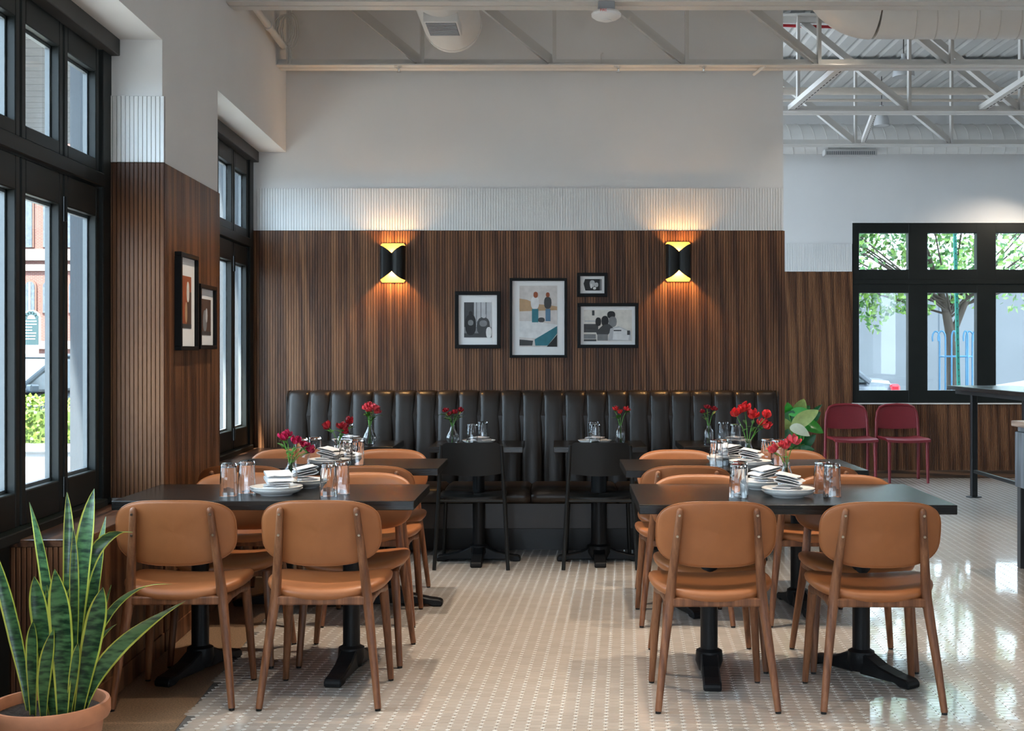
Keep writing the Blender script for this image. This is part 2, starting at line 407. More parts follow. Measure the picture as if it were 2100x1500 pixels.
# ---- street windows
def street_window(name, u0, u1, n_leaf, simple=False):
    wn = bpy.data.objects.new(name, None); col.objects.link(wn); wn.matrix_world = ML; struct(wn)
    n0, n1 = -.30, -.235
    j = .085; j2 = .118
    mb = MB()
    mb.box(n0, -.222, u1 - j2, u1, .66, 2.73).box(n0, -.222, u0, u0 + j, .66, 2.73)
    mb.box(n0, -.215, u0 + j, u1 - j2, 2.055, 2.115).box(n0, -.20, u0 + j, u1 - j2, .66, .70)
    mb.build('window_frame', FRAMEB, wn, bevel=.004)
    MB().box(n0, -.185, u0, u1, 2.655, 2.73).build('head_box', mat('charcoal_head_box', (.055, .052, .048), .6, var=.2, scale=(3, 3, 3)), wn, bevel=.003)
    a, b = u0 + j + .004, u1 - j2 - .004; p = (b - a) / n_leaf; w_ = p - .016
    def sash(nm, z0, z1, g0, g1, m_):
        s = MB(); t = .040
        s.box(n0 + .01, n1, 0, t, z0, z1).box(n0 + .01, n1, w_ - t, w_, z0, z1)
        s.box(n0 + .01, n1, t, w_ - t, z0, g0).box(n0 + .01, n1, t, w_ - t, g1, z1)
        so = s.build(nm, FRAMEB, wn, bevel=.004)
        # glazing stop, pane
        q = MB()
        for y_ in ((t, t + .012), (w_ - t - .012, w_ - t)): q.box(n0 + .012, n0 + .03, y_[0], y_[1], g0, g1)
        q.box(n0 + .012, n0 + .03, t, w_ - t, g0, g0 + .012).box(n0 + .012, n0 + .03, t, w_ - t, g1 - .012, g1)
        q.build('glazing_bead', mat('grey_glazing_bead', (.14, .155, .165), .4), so)
        MB().box(n0 + .030, n0 + .036, t, w_ - t, g0, g1).build('pane', WGLASS, so)
        return so
    up = sash('transom_sash', 2.12, 2.65, 2.174, 2.548, FRAMEB); lo = sash('folding_sash', .704, 2.05, .83, 1.924, FRAMEB)
    for k in range(n_leaf):
        for proto in (up, lo):
            if k == 0: o = proto
            else:
                o = proto.copy(); col.objects.link(o)
                for ch in proto.children:
                    c = ch.copy(); col.objects.link(c); c.parent = o
            o.location = (0, a + k * p + .008, 0)
    for k in range(1, n_leaf, 2):
        MB().tube([(n1 + .006, a + k * p, z) for z in (1.86, 1.96)], .007, 8).tube([(n1 + .006, a + k * p, z) for z in (.76, .84)], .007, 8).build('hinge', BLACKM, wn)
    return wn
street_window('window_1', -2.86, 0, 6)
street_window('window_2', 1.07, 3.125, 4)
street_window('window_4', -6.9, -3.95, 6)
# ---- far window
wn = bpy.data.objects.new('window_3', None); col.objects.link(wn); struct(wn); wn.location = (0, YF, 0)
mb = MB(); step = .7247; pa = 3.213; y0, y1 = .0, .09
mb.box(WX0, WX1, y0, y1, 2.593, WZ1).box(WX0, WX1, y0, y1, 1.958, 2.206).box(WX0, WX1, y0, y1, WZ0, .925)
mb.box(WX0, pa, y0 - .001, y1, WZ0, WZ1)
for k in range(5): mb.box(pa + k * step + .5196, pa + (k + 1) * step if k < 4 else WX1, y0 - .001, y1, WZ0, WZ1)
mb.build('window_frame', FRAMEB, wn, bevel=.004)
mb = MB()
mb.box(WX0, WX1, -.012, .0, 2.05, 2.10).build('transom_rail', FRAMEB, wn, bevel=.003)
MB().box(WX0 - .01, WX1 + .01, -.03, .02, WZ0 - .012, WZ0 + .001).build('window_sill', mat('pale_sill', (.75, .74, .72), .4), wn, bevel=.002)
MB().box(WX0 - .005, WX1 + .005, -.012, .03, WZ1 - .001, WZ1 + .018).build('head_trim', SLATW, wn)
for k in range(5):
    for z0, z1 in ((2.206, 2.593), (.925, 1.958)):
        MB().box(pa + k * step, pa + k * step + .5196, .04, .046, z0, z1).build('pane', WGLASS, wn)

MB().box(-.262, -.236, -2.86, -1.105, 0, .66).build('apron_panel', FRAMEB, wall_left)
# ---- portals guide the daylight through the openings
def lp(n_, u, z): v = ML @ Vector((n_, u, z)); return v
for u, ln in ((-1.43, 2.86), (2.1, 2.06), (-5.42, 2.95)):
    portal(lp(-.36, u, 1.7), (0, -PI / 2, ANG), 2.0, ln)
portal((4.93, YF + .14, 1.745), (-PI / 2, 0, 0), 3.6, 1.95)
for a, b in RO: portal(((a + b) / 2, -4.1, (RT + .25) / 2), (PI / 2, 0, 0), b - a, RT - .25)
for a, b in SO: portal((7.7, (a + b) / 2, 1.85), (0, PI / 2, 0), 2.1, b - a)

# ---- window bench (built into the street wall recess)
def bench(name, u0, u1, label, endcap):
    b = bpy.data.objects.new(name, None); col.objects.link(b); b.matrix_world = ML; tag(b, label, 'bench')
    MB().box(-.26, .012, u0 - (.012 if endcap else 0), u1, .642, .67).build('seat_board', BENCHW, b, bevel=.003)
    MB().box(-.255, -.002, u0, u1, .0, .642).build('carcass', MATS['groove_shadow_board'], b)
    o = slats(MB(), u0 + .002, u1 - .002, .09, .642, .009, -.001, axis='y').build('side_cladding', PANEL, b); o['kind'] = 'stuff'
    MB().box(-.002, .014, u0, u1, 0, .088).build('plinth_board', PANEL, b, bevel=.002)
    if endcap:
        first = None
        for k in range(14):
            p = .262 / 14
            if first is None: first = MB().box(.002, p - .002, 0, .01, 0, .642).build('wood_slat', PANEL, b, bevel=.0015); q = first
            else: q = first.copy(); col.objects.link(q)
            q.location = (-.255 + k * p, u0 - .0105, 0)
bench('window_bench', -1.09, -.012, 'dark wood window bench behind the snake plant', True)
bench('window_bench', 1.075, 3.10, 'dark wood window bench in the far recess beside the banquette', False)

# ---- roof trusses
def truss(name, Y, xa, xc, label, zb=3.25, zt=4.03, x_node=-1.79, pitch=.89):
    t = thing(name, label, 'truss', (0, Y, 0), 0, 'white roof trusses')
    def chord(nm, z, sgn):
        m = MB()
        for s in (-1, 1):
            y = (s * .006, s * .085)
            m.box(xa, xc, min(y), max(y), z, z + sgn * .008) if sgn > 0 else m.box(xa, xc, min(y), max(y), z - .008, z)
            y2 = (s * .006, s * .014)
            m.box(xa, xc, min(y2), max(y2), *( (z + .008, z + .055) if sgn > 0 else (z - .055, z - .008)))
        return m.build(nm, STEEL, t)
    chord('bottom_chord', zb, 1); chord('top_chord', zt, -1)
    k = 0
    while x_node + k * pitch < xc + .1:
        x = x_node + k * pitch; k += 1
        if xa <= x <= xc:
            MB().box(x - .013, x + .013, -.03, .006, zb + .008, zt - .008).box(x - .013, x - .006, -.045, -.03, zb + .008, zt - .008).build('vertical_strut', STEEL, t)
        if x - pitch >= xa - .05 and x <= xc:
            d = Vector((-pitch + .06, 0, zt - zb - .10)); p0 = Vector((x - .02, 0, zb + .05)); p1 = p0 + d
            nrm = Vector((d.z, 0, -d.x)).normalized() * .034
            v = [p0 - nrm, p1 - nrm, p1 + nrm, p0 + nrm]
            v = [(a.x, y_, a.z) for y_ in (.007, .014) for a in v] + [(a.x, y_, a.z) for y_ in (-.045, .007) for a in (p0 - nrm, p1 - nrm, p1 - nrm * .8, p0 - nrm * .8)]
            fs = [(0, 1, 2, 3), (7, 6, 5, 4), (0, 4, 5, 1), (1, 5, 6, 2), (2, 6, 7, 3), (3, 7, 4, 0)]
            MB().add(v, fs + [tuple(i + 8 for i in f) for f in fs]).build('diagonal_brace', STEEL, t)
    return t
truss('roof_truss', 8.375, -1.868, 7.55, 'white steel roof truss right in front of the banquette wall')
truss('roof_truss', 6.87, -1.80, 7.55, 'white steel roof truss nearest the camera, carrying the smoke detector')
truss('roof_truss', 9.97, 1.65, 7.55, 'white steel roof truss second from the far window wall', x_node=1.05)
truss('roof_truss', 11.55, 1.65, 7.55, 'white steel roof truss closest to the far window wall', x_node=1.0)
# slotted bridging channels between the trusses
for p0, p1, lb in (((1.94, 8.47, 3.262), (1.88, 9.92, 3.262), 'white slotted bridging channel beside the banquette wall corner'),
                   ((3.34, 8.47, 3.262), (3.40, 9.92, 3.262), 'white slotted bridging channel at the picture edge above the far window'),
                   ((2.58, 10.06, 3.262), (2.84, 11.48, 3.262), 'thin white bridging channel between the two rear trusses')):
    a, b = Vector(p0), Vector(p1); d = b - a; L_ = d.length
    Mx = Matrix.Translation(a) @ Matrix.Rotation(-math.atan2(d.x, d.y), 4, 'Z')
    r = thing('bridging_channel', lb, 'channel'); r.matrix_world = Mx
    w_ = .03 if 'thin' not in lb else .02
    MB().box(-w_, w_, 0, L_, 0, .006).box(-w_, -w_ + .006, 0, L_, .006, .04).box(w_ - .006, w_, 0, L_, .006, .04).build('channel', STEEL, r)
    s = MB(); k = .06
    while k < L_ - .05: s.box(w_ * .45, w_ * .7, k, k + .05, -.0012, .0); k += .085
    s.build('slot_row', MATS['groove_shadow_board'], r)['kind'] = 'stuff'

# ---- pipes, ducts, fittings
def duct_spiral(name, label, x0, x1, Y, z, r, seam=.18, cap=True):
    t = thing(name, label, 'duct', (x0, Y, z)); n = 32
    MB().tube([(0, 0, 0), (x1 - x0, 0, 0)], r, n, up=(0, 0, 1)).build('duct_pipe', DUCT, t, smooth=40)
    k = seam * .6; m = MB()
    while k < x1 - x0:
        pts = [(k + .22 * a / 24, (r + .002) * math.cos(2 * PI * a / 24), (r + .002) * math.sin(2 * PI * a / 24)) for a in range(25)]
        m.tube(pts, .0032, 5); k += seam
    m.build('spiral_seam', mat('duct_seam', (.6, .58, .55), .4), t)
    return t
d1 = duct_spiral('spiral_duct', 'large white spiral duct high above the far window, at the top edge', 1.98, 7.25, 7.72, 3.50, .215, .128)
# elbow turning up towards the camera at its end
pts = []
for k in range(9):
    a = PI / 2 * k / 8; pts.append((-.0 - .26 * math.sin(a), 0, .26 * (1 - math.cos(a))))
MB().tube(pts + [(-.26, 0, .5)], .219, 28, up=(0, 1, 0)).build('elbow', DUCT, d1, smooth=40)
d2 = thing('branch_duct', 'white round branch duct ending above the banquette wall', 'duct', (-.665, 6.3, 3.452))
MB().tube([(0, 0, 0), (0, 1.70, 0)], .186, 32, up=(0, 0, 1)).build('duct_pipe', DUCT, d2, smooth=40)
MB().tube([(0, 1.66, 0), (0, 1.70, 0)], .190, 32, up=(0, 0, 1)).build('end_collar', DUCT, d2, smooth=40)
rg = MB().box(-.10, .10, .86, 1.18, -.215, -.150).build('register_box', DUCT, d2, bevel=.004)
m = MB()
for k in range(9): m.box(-.085, .085, .885 + k * .032, .892 + k * .032, -.2205, -.215)
m.build('grille_bar', mat('register_bar_grey', (.5, .52, .55), .4), rg)
MB().box(-.088, .088, .875, 1.165, -.2155, -.2148).build('grille_shadow', mat('register_dark', (.12, .13, .14), .6), rg)
d3 = duct_spiral('spiral_duct', 'white spiral duct running just above the far window wall', 1.0, 7.25, 12.75, 3.515, .152, .12)
rg = MB().box(1.72, 2.25, -.17, -.05, -.19, -.13).build('register_box', mat('duct_register_grey', (.45, .44, .43), .4), d3, bevel=.004)
m = MB()
for k in range(26): m.box(1.74 + k * .019, 1.75 + k * .019, -.172, -.168, -.185, -.15)
m.build('louvre', MATS['register_dark'], rg)
def pipe(name, label, pts, r, m_=STEEL, joints=()):
    t = thing(name, label, 'pipe', pts[0]); a = Vector(pts[0])
    MB().tube([Vector(p) - a for p in pts], r, 12).build('pipe_run', m_, t, smooth=50)
    for q in joints: MB().tube([Vector(q[0]) - a, Vector(q[1]) - a], r * 1.3, 12).build('coupling', m_, t, smooth=50)
    return t
CREAM = mat('cream_pipe_paint', (.66, .60, .53), .4, var=.03)
pipe('sprinkler_pipe', 'thick cream pipe running behind the partition edge under the roof', [(1.2, 10.8, 3.60), (7.5, 10.8, 3.60)], .033, CREAM, [((4.30, 10.8, 3.6), (4.38, 10.8, 3.6))])
pipe('conduit', 'thin cream conduit below the thick sprinkler pipe', [(1.2, 10.5, 3.46), (7.5, 10.5, 3.46)], .012, CREAM)
pipe('conduit', 'grey-white conduit running along the window wall to the truss', [tuple(ML @ Vector((.05, u, 3.375))) for u in (-1.0, 1.6, 2.75)], .022, STEEL, [(tuple(ML @ Vector((.05, 2.2, 3.375))), tuple(ML @ Vector((.05, 2.26, 3.375))))])
t = thing('wire_coil', 'coil of white wire hanging by the window wall conduit', 'wire', tuple(ML @ Vector((.07, 2.74, 3.40))))
for k in range(5):
    pts = [(.018 * k - .03 + .02 * math.sin(a), .02 * math.cos(a * 2), .085 + (.085 + .006 * k) * math.sin(a + .3 * k) * .95 + .012 * k - .02) for a in [2 * PI * i / 20 for i in range(21)]]
    pts = [(.055 * math.cos(2 * PI * i / 20) + .012 * k - .02, .01 * k - .02 + .01 * math.sin(3 * i), .08 + (.095 + .006 * k) * math.sin(2 * PI * i / 20)) for i in range(21)]
    MB().tube(pts, .0035, 6, cap=False).build('wire_loop', STEEL, t, smooth=60)
pipe('fire_cable', 'thin red cable looping under the roof beside the partition', [(1.7, 10.01, 3.97), (2.0, 10.0, 3.955), (2.45, 10.0, 3.945), (2.8, 10.0, 3.97)], .012, mat('red_cable', (.42, .02, .03), .4))
def sprinkler(px, Y, label):
    x = (px - X0) / F * Y
    t = thing('fire_sprinkler', label, 'sprinkler', (x, Y, 3.25), 0, 'sprinkler heads under the truss')
    MB().lathe([(.012, 0), (.012, -.014), (.007, -.016), (.007, -.03), (.003, -.036)], 10).build('sprinkler_body', mat('chrome_sprinkler', (.75, .75, .75), .2, metal=1), t, smooth=40)
    MB().lathe([(.001, -.041), (.016, -.041), (.016, -.039), (.001, -.039)], 12).build('deflector', MATS['chrome_sprinkler'], t)
    MB().box(-.03, .02, -.01, .01, -.004, 0).build('bracket', STEEL, t)
for px, lb in ((818, 'small sprinkler head under the truss, nearest the window wall'), (1268, 'small sprinkler head under the middle of the truss'), (1443, 'small sprinkler head third along the truss from the window')):
    sprinkler(px, 8.33, lb)
pipe('stub_pipe', 'short white pipe stub angled below the truss at the partition edge', [(1.40, 8.33, 3.255), (1.335, 8.40, 3.21)], .011)
# smoke detector on the nearest truss
t = thing('smoke_detector', 'round white smoke detector with red letters hanging from the nearest truss', 'smoke detector', (.275, 6.80, 3.25))
MB().box(-.046, .046, -.04, .04, -.05, 0).build('mounting_box', mat('grey_box_paint', (.32, .33, .35), .4), t, bevel=.004)
MB().lathe([(.05, -.05), (.072, -.052), (.082, -.064), (.08, -.078), (.06, -.092), (.03, -.098), (0.001, -.099)], 32).build('detector_body', mat('white_plastic', (.8, .8, .8), .35, var=.01), t, smooth=40)
MB().lathe([(.022, -.0975), (.030, -.099), (.030, -.1025), (.001, -.106)], 24).build('sensor_dome', MATS['white_plastic'], t, smooth=30)
fc = bpy.data.curves.new('lettering', 'FONT'); fc.body = 'FIRE'; fc.size = .02; fc.extrude = .0004; fc.align_x = 'CENTER'
fo = bpy.data.objects.new('lettering', fc); col.objects.link(fo); fo.parent = t; fo.location = (-.018, -.0815, -.070); fo.rotation_euler = (PI / 2 - .15, 0, 0)
bpy.context.view_layer.update()
lm = bpy.data.meshes.new_from_object(fo.evaluated_get(bpy.context.evaluated_depsgraph_get())); lm.materials.clear(); lm.materials.append(mat('red_print', (.7, .03, .04), .5))
fm = bpy.data.objects.new('lettering', lm); col.objects.link(fm); fm.parent = t; fm.location = fo.location; fm.rotation_euler = fo.rotation_euler
bpy.data.objects.remove(fo); fm.name = 'lettering'
t = thing('speaker_can', 'small round white fitting behind the nearest truss', 'fitting', (.165, 7.0, 3.30))
MB().lathe([(.001, -.02), (.032, -.02), (.036, -.012), (.045, -.010), (.047, .0), (.047, .06)], 24).build('can', MATS['white_plastic'], t, smooth=35)
MB().lathe([(.001, -.0215), (.02, -.0215), (.02, -.0195)], 16).build('inner_ring', MATS['register_bar_grey'], t)
pipe('hanger_hook', 'small white hook standing on the truss chord below the smoke detector', [(.305, 8.33, 3.258), (.305, 8.33, 3.33), (.312, 8.36, 3.345)], .006)

# ---- ceiling lamps
WARM = (1, .86, .70)
def can_lamp(loc, label, power, rot, ang=95, col_=WARM):
    t = thing('track_spotlight', label, 'lamp', loc, 0, 'black cylinder spotlights')
    MB().lathe([(.027, 0), (.027, -.15), (.024, -.15), (.024, -.135)], 20).build('lamp_housing', BLACKM, t, smooth=40)
    MB().tube([(0, 0, 0), (0, 0, CEIL - loc[2])], .006, 8).build('lamp_stem', BLACKM, t)
    MB().lathe([(.0235, -.14), (.001, -.14)], 16).build('lamp_lens', mat('lit_lens', (1, 1, 1), .3, emit=((1, .86, .66), 14)), t)
    l = bpy.data.lights.new('spot_beam', 'SPOT'); l.energy = power; l.spot_size = math.radians(ang); l.spot_blend = .7; l.shadow_soft_size = .03; l.color = col_
    o = bpy.data.objects.new('spot_beam', l); col.objects.link(o); o.parent = t; o.location = (0, 0, -.152); o.rotation_euler = rot
LK = 40
can_lamp((1.875, 8.12, 3.585), 'black cylinder spotlight lit under the roof by the big duct', 6, (0, 0, 0))
for x, y, lb in ((-.8, 3.6, 'black spotlight over the aisle behind the camera by the street wall'), (.1, 3.4, 'black spotlight over the middle aisle near the camera'), (1.3, 3.6, 'black spotlight over the right row near the camera'),
                 (-.75, 6.0, 'black spotlight above the window tables'), (.25, 5.9, 'black spotlight above the middle aisle'), (1.4, 6.1, 'black spotlight above the right row of tables'),
                 (3.6, 4.8, 'black spotlight over the right aisle'), (3.7, 8.0, 'black spotlight over the service counter')):
    can_lamp((x, y, 3.78), lb, LK * (1.8 if y > 5 else .8), (0, 0, 0), 72)
can_lamp((5.15, 12.2, 3.3), 'black spotlight washing the wall above the far window', 22, (math.radians(35), math.radians(30), 0), 80)
for px, py, Y, r, lb in ((1853, 158, 10.75, .092, 'frosted dome pendant behind the thick sprinkler pipe'), (1808, 258, 12.3, .075, 'frosted dome pendant low behind the rear truss')):
    p = P(px, py, Y); t = thing('dome_pendant', lb, 'lamp', tuple(p))
    MB().lathe([(r, 0), (r * 1.02, .01), (r * .95, .06), (r * .7, .12), (r * .35, .155), (.02, .165), (.02, .2)], 24).build('dome_shade', mat('frosted_shade', (.55, .56, .57), .3), t, smooth=40)
    MB().tube([(0, 0, .2), (0, 0, CEIL - p.z)], .004, 6).build('pendant_cord', BLACKM, t)
# ================================================================ FURNITURE
# ---- banquette
bq = thing('banquette', 'long espresso leather banquette with upright padded channels against the slatted wall', 'banquette', (-1.84, 8.66, 0))
NCH, BW = 23, 3.357; cw = BW / NCH
path = [(-.185, .44), (-.178, .55), (-.165, .70), (-.150, .85), (-.135, .98), (-.128, 1.03), (-.118, 1.055), (-.095, 1.068), (-.06, 1.07), (-.003, 1.07)]
def channel(first, last):
    cols_ = [0, .02, .06, .14, .28, .5, .72, .86, .94, .98, 1]
    def pt(i, j):
        u = cols_[i]; y, z = path[j]
        b = (1 - abs(2 * u - 1) ** 4) ** .6
        k = 1 if j < 6 else max(0, 1 - (j - 5) / 3.2)
        return (u * cw, y + (.020 - .036 * b) * k, z - .012 * (1 - b) * (1 if j > 5 else 0))
    nu = len(cols_) - 1; nv = len(path) - 1
    return MB().add([pt(i, j) for j in range(nv + 1) for i in range(nu + 1)], [(j * (nu + 1) + i, j * (nu + 1) + i + 1, (j + 1) * (nu + 1) + i + 1, (j + 1) * (nu + 1) + i) for j in range(nv) for i in range(nu)])
c0 = channel(0, 0).build('back_channel', BLEATH, bq, smooth=70, fix=False)
for k in range(NCH):
    c = c0 if k == 0 else c0.copy()
    if k: col.objects.link(c)
    c.location = (k * cw, 0, 0)
MB().box(.0, BW, -.15, -.002, .0, .90).prism([(-.15, .9), (-.002, .9), (-.002, 1.055), (-.10, 1.055), (-.118, 1.03)], -.0, BW, 'x').build('back_core', BLEATH, bq)
for a, b in ((-.012, .0), (BW, BW + .012)):
    MB().prism([(-.19, .0), (-.002, 0), (-.002, 1.068), (-.09, 1.068), (-.13, 1.03)], a, b, 'x').build('end_panel', BLEATH, bq, bevel=.004)
sw = BW / 6
def cush(u, v):
    prof = [(-.185, .455), (-.30, .462), (-.50, .463), (-.62, .460), (-.672, .445), (-.690, .41), (-.682, .375), (-.66, .362), (-.5, .36)]
    j = v * 8; i = int(min(7, j)); f = j - i
    y = prof[i][0] * (1 - f) + prof[i + 1][0] * f; z = prof[i][1] * (1 - f) + prof[i + 1][1] * f
    e = min(u, 1 - u) * sw; d = max(0, 1 - e / .03) ** 2 * .016
    return (u * (sw - .004) + .002, y + (d if v > .4 else 0), z - d * (1 if v < .6 else -.3))
c0 = MB().grid(cush, 24, 16).build('seat_cushion', BLEATH, bq, smooth=60, fix=False)
for k in range(6):
    c = c0 if k == 0 else c0.copy()
    if k: col.objects.link(c)
    c.location = (k * sw, 0, 0)
MB().box(0, BW, -.60, -.15, .19, .36).build('seat_base', BLEATH, bq, bevel=.006)
MB().box(.02, BW - .02, -.27, -.1, 0, .19).build('toe_kick', BLEATH, bq)
MB().box(0, BW, -.606, -.598, .19, .355).build('base_panel', BLEATH, bq, bevel=.003)

# ---- tan dining chair
def make_chair():
    t = thing('dining_chair', 'x', 'chair', (0, 0, 0), 0, 'tan leather dining chairs')
    for s in (-1, 1):
        lg = MB().tube([(s * .222, -.237, .008), (s * .205, -.214, .16), (s * .180, -.184, .36), (s * .172, -.178, .42), (s * .167, -.184, .48), (s * .152, -.216, .64), (s * .1425, -.2395, .745), (s * .1415, -.2415, .754), (s * .141, -.2425, .759)],
                  [.0125, .015, .0185, .0195, .018, .0145, .0125, .0105, .006], 12, sq=.85).build('rear_leg', WALNUT, t, smooth=50)
        for z, y in ((.735, -.250), (.655, -.2325)):
            MB().tube([(s * (.1435 + (.745 - z) * .08), y, z), (s * (.1435 + (.745 - z) * .08), y - .0035, z - .001)], .0048, 10).build('screw', CHROME, lg)
        MB().tube([(s * .222, -.237, .0), (s * .222, -.237, .009)], .011, 10).build('glide', BLACKM, lg)
        fl = MB().tube([(s * .214, .19, .008), (s * .199, .168, .25), (s * .19, .155, .37), (s * .186, .15, .402)], [.0125, .0165, .0195, .019], 12, sq=.85).build('front_leg', WALNUT, t, smooth=50)
        MB().tube([(s * .214, .19, 0), (s * .214, .19, .009)], .011, 10).build('glide', BLACKM, fl)
        MB().tube([(s * .188, .155, .388), (s * .181, .06, .398), (s * .176, -.07, .398), (s * .174, -.18, .395)], [.021, .016, .016, .021], 10, sq=.7).build('side_rail', WALNUT, t, smooth=50)
    MB().box(-.168, .168, -.196, -.166, .385, .418).build('back_rail', WALNUT, t, bevel=.006, seg=2)
    MB().box(-.18, .18, .128, .156, .380, .414).build('front_rail', WALNUT, t, bevel=.006, seg=2)
    # seat: dished superellipse pad
    def seat():
        NA = 44; mb = MB(); vs = []; fs = []
        rings = [(0, 0, 0), (.35, 0, 0), (.65, 0, 0), (.85, .0, 0), (.95, -.004, 0), (.99, -.012, 0), (1, -.022, 0), (.985, -.034, 0), (.94, -.043, 0), (.6, -.046, 0), (0, -.046, 0)]
        for r_, dz, _ in rings:
            for k in range(NA):
                x, y = superell(.236, .222, 2.9, k, NA)
                x *= (1 + .03 * y / .222)
                x *= r_; y = y * r_ + .018
                z = .452 + .022 * (abs(x) / .236) ** 2.2 - .010 * (1 - (x / .236) ** 2) * (1 if y < 0 else 1 - y / .24) * min(1, abs(y - .02) / .2) - .016 * max(0, (y - .12) / .12) ** 2 + dz
                vs.append((x, y, z))
        for i in range(len(rings) - 1):
            for k in range(NA): fs.append((i * NA + k, i * NA + (k + 1) % NA, (i + 1) * NA + (k + 1) % NA, (i + 1) * NA + k))
        return mb.add(vs, fs)
    so = seat().build('seat', LEATH, t, smooth=75, fix=False)
    # backrest
    ybk = lambda z: -.183 - .22 * (z - .541)
    def back_pt(x, z, off):
        return (x, ybk(z) + .9 * x * x + off, z)
    def rest(rings):
        NA = 48; vs = []; fs = []
        for r_, off in rings:
            for k in range(NA):
                x, z = superell(.227, .1215, 3.3, k, NA)
                if z < 0: z *= 1 + .09 * (1 - (x / .227) ** 2)
                vs.append(back_pt(x * r_, .664 + z * r_, off))
        for i in range(len(rings) - 1):
            for k in range(NA): fs.append((i * NA + k, i * NA + (k + 1) % NA, (i + 1) * NA + (k + 1) % NA, (i + 1) * NA + k))
        return MB().add(vs, fs)
    bk = rest([(0, .016), (.5, .016), (.8, .014), (.93, .010), (.985, .002), (1, -.004), (.99, -.009), (.96, -.0125), (.9, -.0145), (.5, -.016), (0, -.016)]).build('backrest', LEATH, t, smooth=75, fix=False)
    pts = []
    for k in range(49):
        x, z = superell(.227 * .992, .1215 * .992, 3.3, k % 48, 48)
        if z < 0: z *= 1 + .09 * (1 - (x / .227) ** 2)
        pts.append(back_pt(x, .664 + z, -.0085))
    MB().tube(pts, .0022, 5, cap=False).build('piping', LEATH, bk, smooth=60)
    return t
ch0 = make_chair()
chairs = [  # x, y, turn, label
 (-1.44, 4.875, .03, 'tan leather chair nearest the snake plant, its back towards the camera'),
 (-.886, 4.875, 0, 'tan leather chair back-on at the front window table, on the aisle side'),
 (.601, 4.84, 0, 'tan leather chair back-on at the front right table, on the aisle side'),
 (1.217, 4.83, -.02, 'tan leather chair back-on at the front right table, right end of the row'),
 (-1.42, 5.455, PI, 'tan leather chair facing the camera across the front window table, by the wall'),
 (-.875, 5.455, PI, 'tan leather chair facing the camera across the front window table, aisle side'),
 (.655, 5.36, PI + .03, 'tan leather chair facing the camera across the front right table, aisle side'),
 (1.285, 5.36, PI, 'tan leather chair facing the camera across the front right table, right end'),
 (-1.53, 6.28, 0, 'tan leather chair back-on at the second window table, tucked by the pillar'),
 (-.915, 6.27, 0, 'tan leather chair back-on at the second window table, aisle side'),
 (.638, 6.27, 0, 'tan leather chair back-on at the second right table, aisle side'),
 (1.265, 6.27, 0, 'tan leather chair back-on at the second right table, right end'),
 (-1.50, 6.82, PI, 'tan leather chair facing the camera at the second window table, by the bench'),
 (-.945, 6.82, PI, 'tan leather chair facing the camera at the second window table, aisle side'),
 (.68, 6.775, PI, 'tan leather chair facing the camera at the second right table, aisle side'),
 (1.298, 6.775, PI, 'tan leather chair facing the camera at the second right table, right end'),
]
for i, (x, y, a, lb) in enumerate(chairs):
    if i == 0:
        ch0.location = (x, y, 0); ch0.rotation_euler = (0, 0, a); ch0['label'] = lb
    else: dup(ch0, (x, y, 0), a, lb)

# ---- black metal bistro chair
def make_bistro():
    t = thing('bistro_chair', 'x', 'chair', (0, 0, 0), 0, 'black metal chairs at the banquette')
    for s in (-1, 1):
        MB().tube([(s * .226, -.235, .0), (s * .205, -.205, .40), (s * .187, -.222, .70), (s * .183, -.228, .765)], [.0125, .0125, .0115, .011], 10).build('rear_leg', BLACKM, t, smooth=50)
        MB().tube([(s * .205, .19, 0), (s * .188, .165, .43)], .0115, 10).build('front_leg', BLACKM, t, smooth=50)
        MB().tube([(s * .188, .165, .424), (s * .203, -.205, .424)], .009, 8).build('side_rail', BLACKM, t)
    MB().tube([(-.203, -.203, .42), (.203, -.203, .42)], .009, 8).build('back_rail', BLACKM, t)
    MB().tube([(-.19, .163, .42), (.19, .163, .42)], .009, 8).build('front_rail', BLACKM, t)
    def seat(r_, z, ):
        return [(superell(.208, .195, 4.5, k, 32)[0] * r_, superell(.208, .195, 4.5, k, 32)[1] * r_ - .012, z - .010 * (1 - (superell(.208, .195, 4.5, k, 32)[0] / .21) ** 2)) for k in range(32)]
    rows = [(.001, .447), (.5, .447), (.9, .448), (1, .449), (1, .436), (.9, .434), (.001, .434)]
    vs = []; fs = []
    for r_, z in rows: vs += seat(r_, z)
    for i in range(len(rows) - 1):
        for k in range(32): fs.append((i * 32 + k, i * 32 + (k + 1) % 32, (i + 1) * 32 + (k + 1) % 32, (i + 1) * 32 + k))
    MB().add(vs, fs).build('seat', BLACKM, t, smooth=45, fix=False)
    # wrapped back sheet with rounded top corners and a bowed lower edge
    def sheet(u, v, off):
        x = (u - .5) * 2
        w_ = .186 + .0 * v
        zt = .782 - .035 * max(0, (abs(x) - .82) / .18) ** 2
        zb = .592 - .018 * (1 - x * x)
        z = zb + (zt - zb) * v
        return (x * (.198 - .012 * v), -.215 - .02 * (z - .6) / .18 + .0 - .030 * (1 - x * x) * .6 + off, z)
    mb = MB().grid(lambda u, v: sheet(u, v, 0), 24, 8); mb.grid(lambda u, v: sheet(u, v, .007), 24, 8)
    n = 25
    rim = [(i, i + 1, i + 1 + 225, i + 225) for i in range(24)] + [(200 + i, 201 + i, 426 + i - 0, 425 + i) for i in range(24)]
    rim += [(j * n, (j + 1) * n, (j + 1) * n + 225, j * n + 225) for j in range(8)] + [(j * n + 24, (j + 1) * n + 24, (j + 1) * n + 249, j * n + 249) for j in range(8)]
    mb.f += rim; mb.m += [0] * len(rim)
    mb.build('backrest', BLACKM, t, smooth=50)
    return t
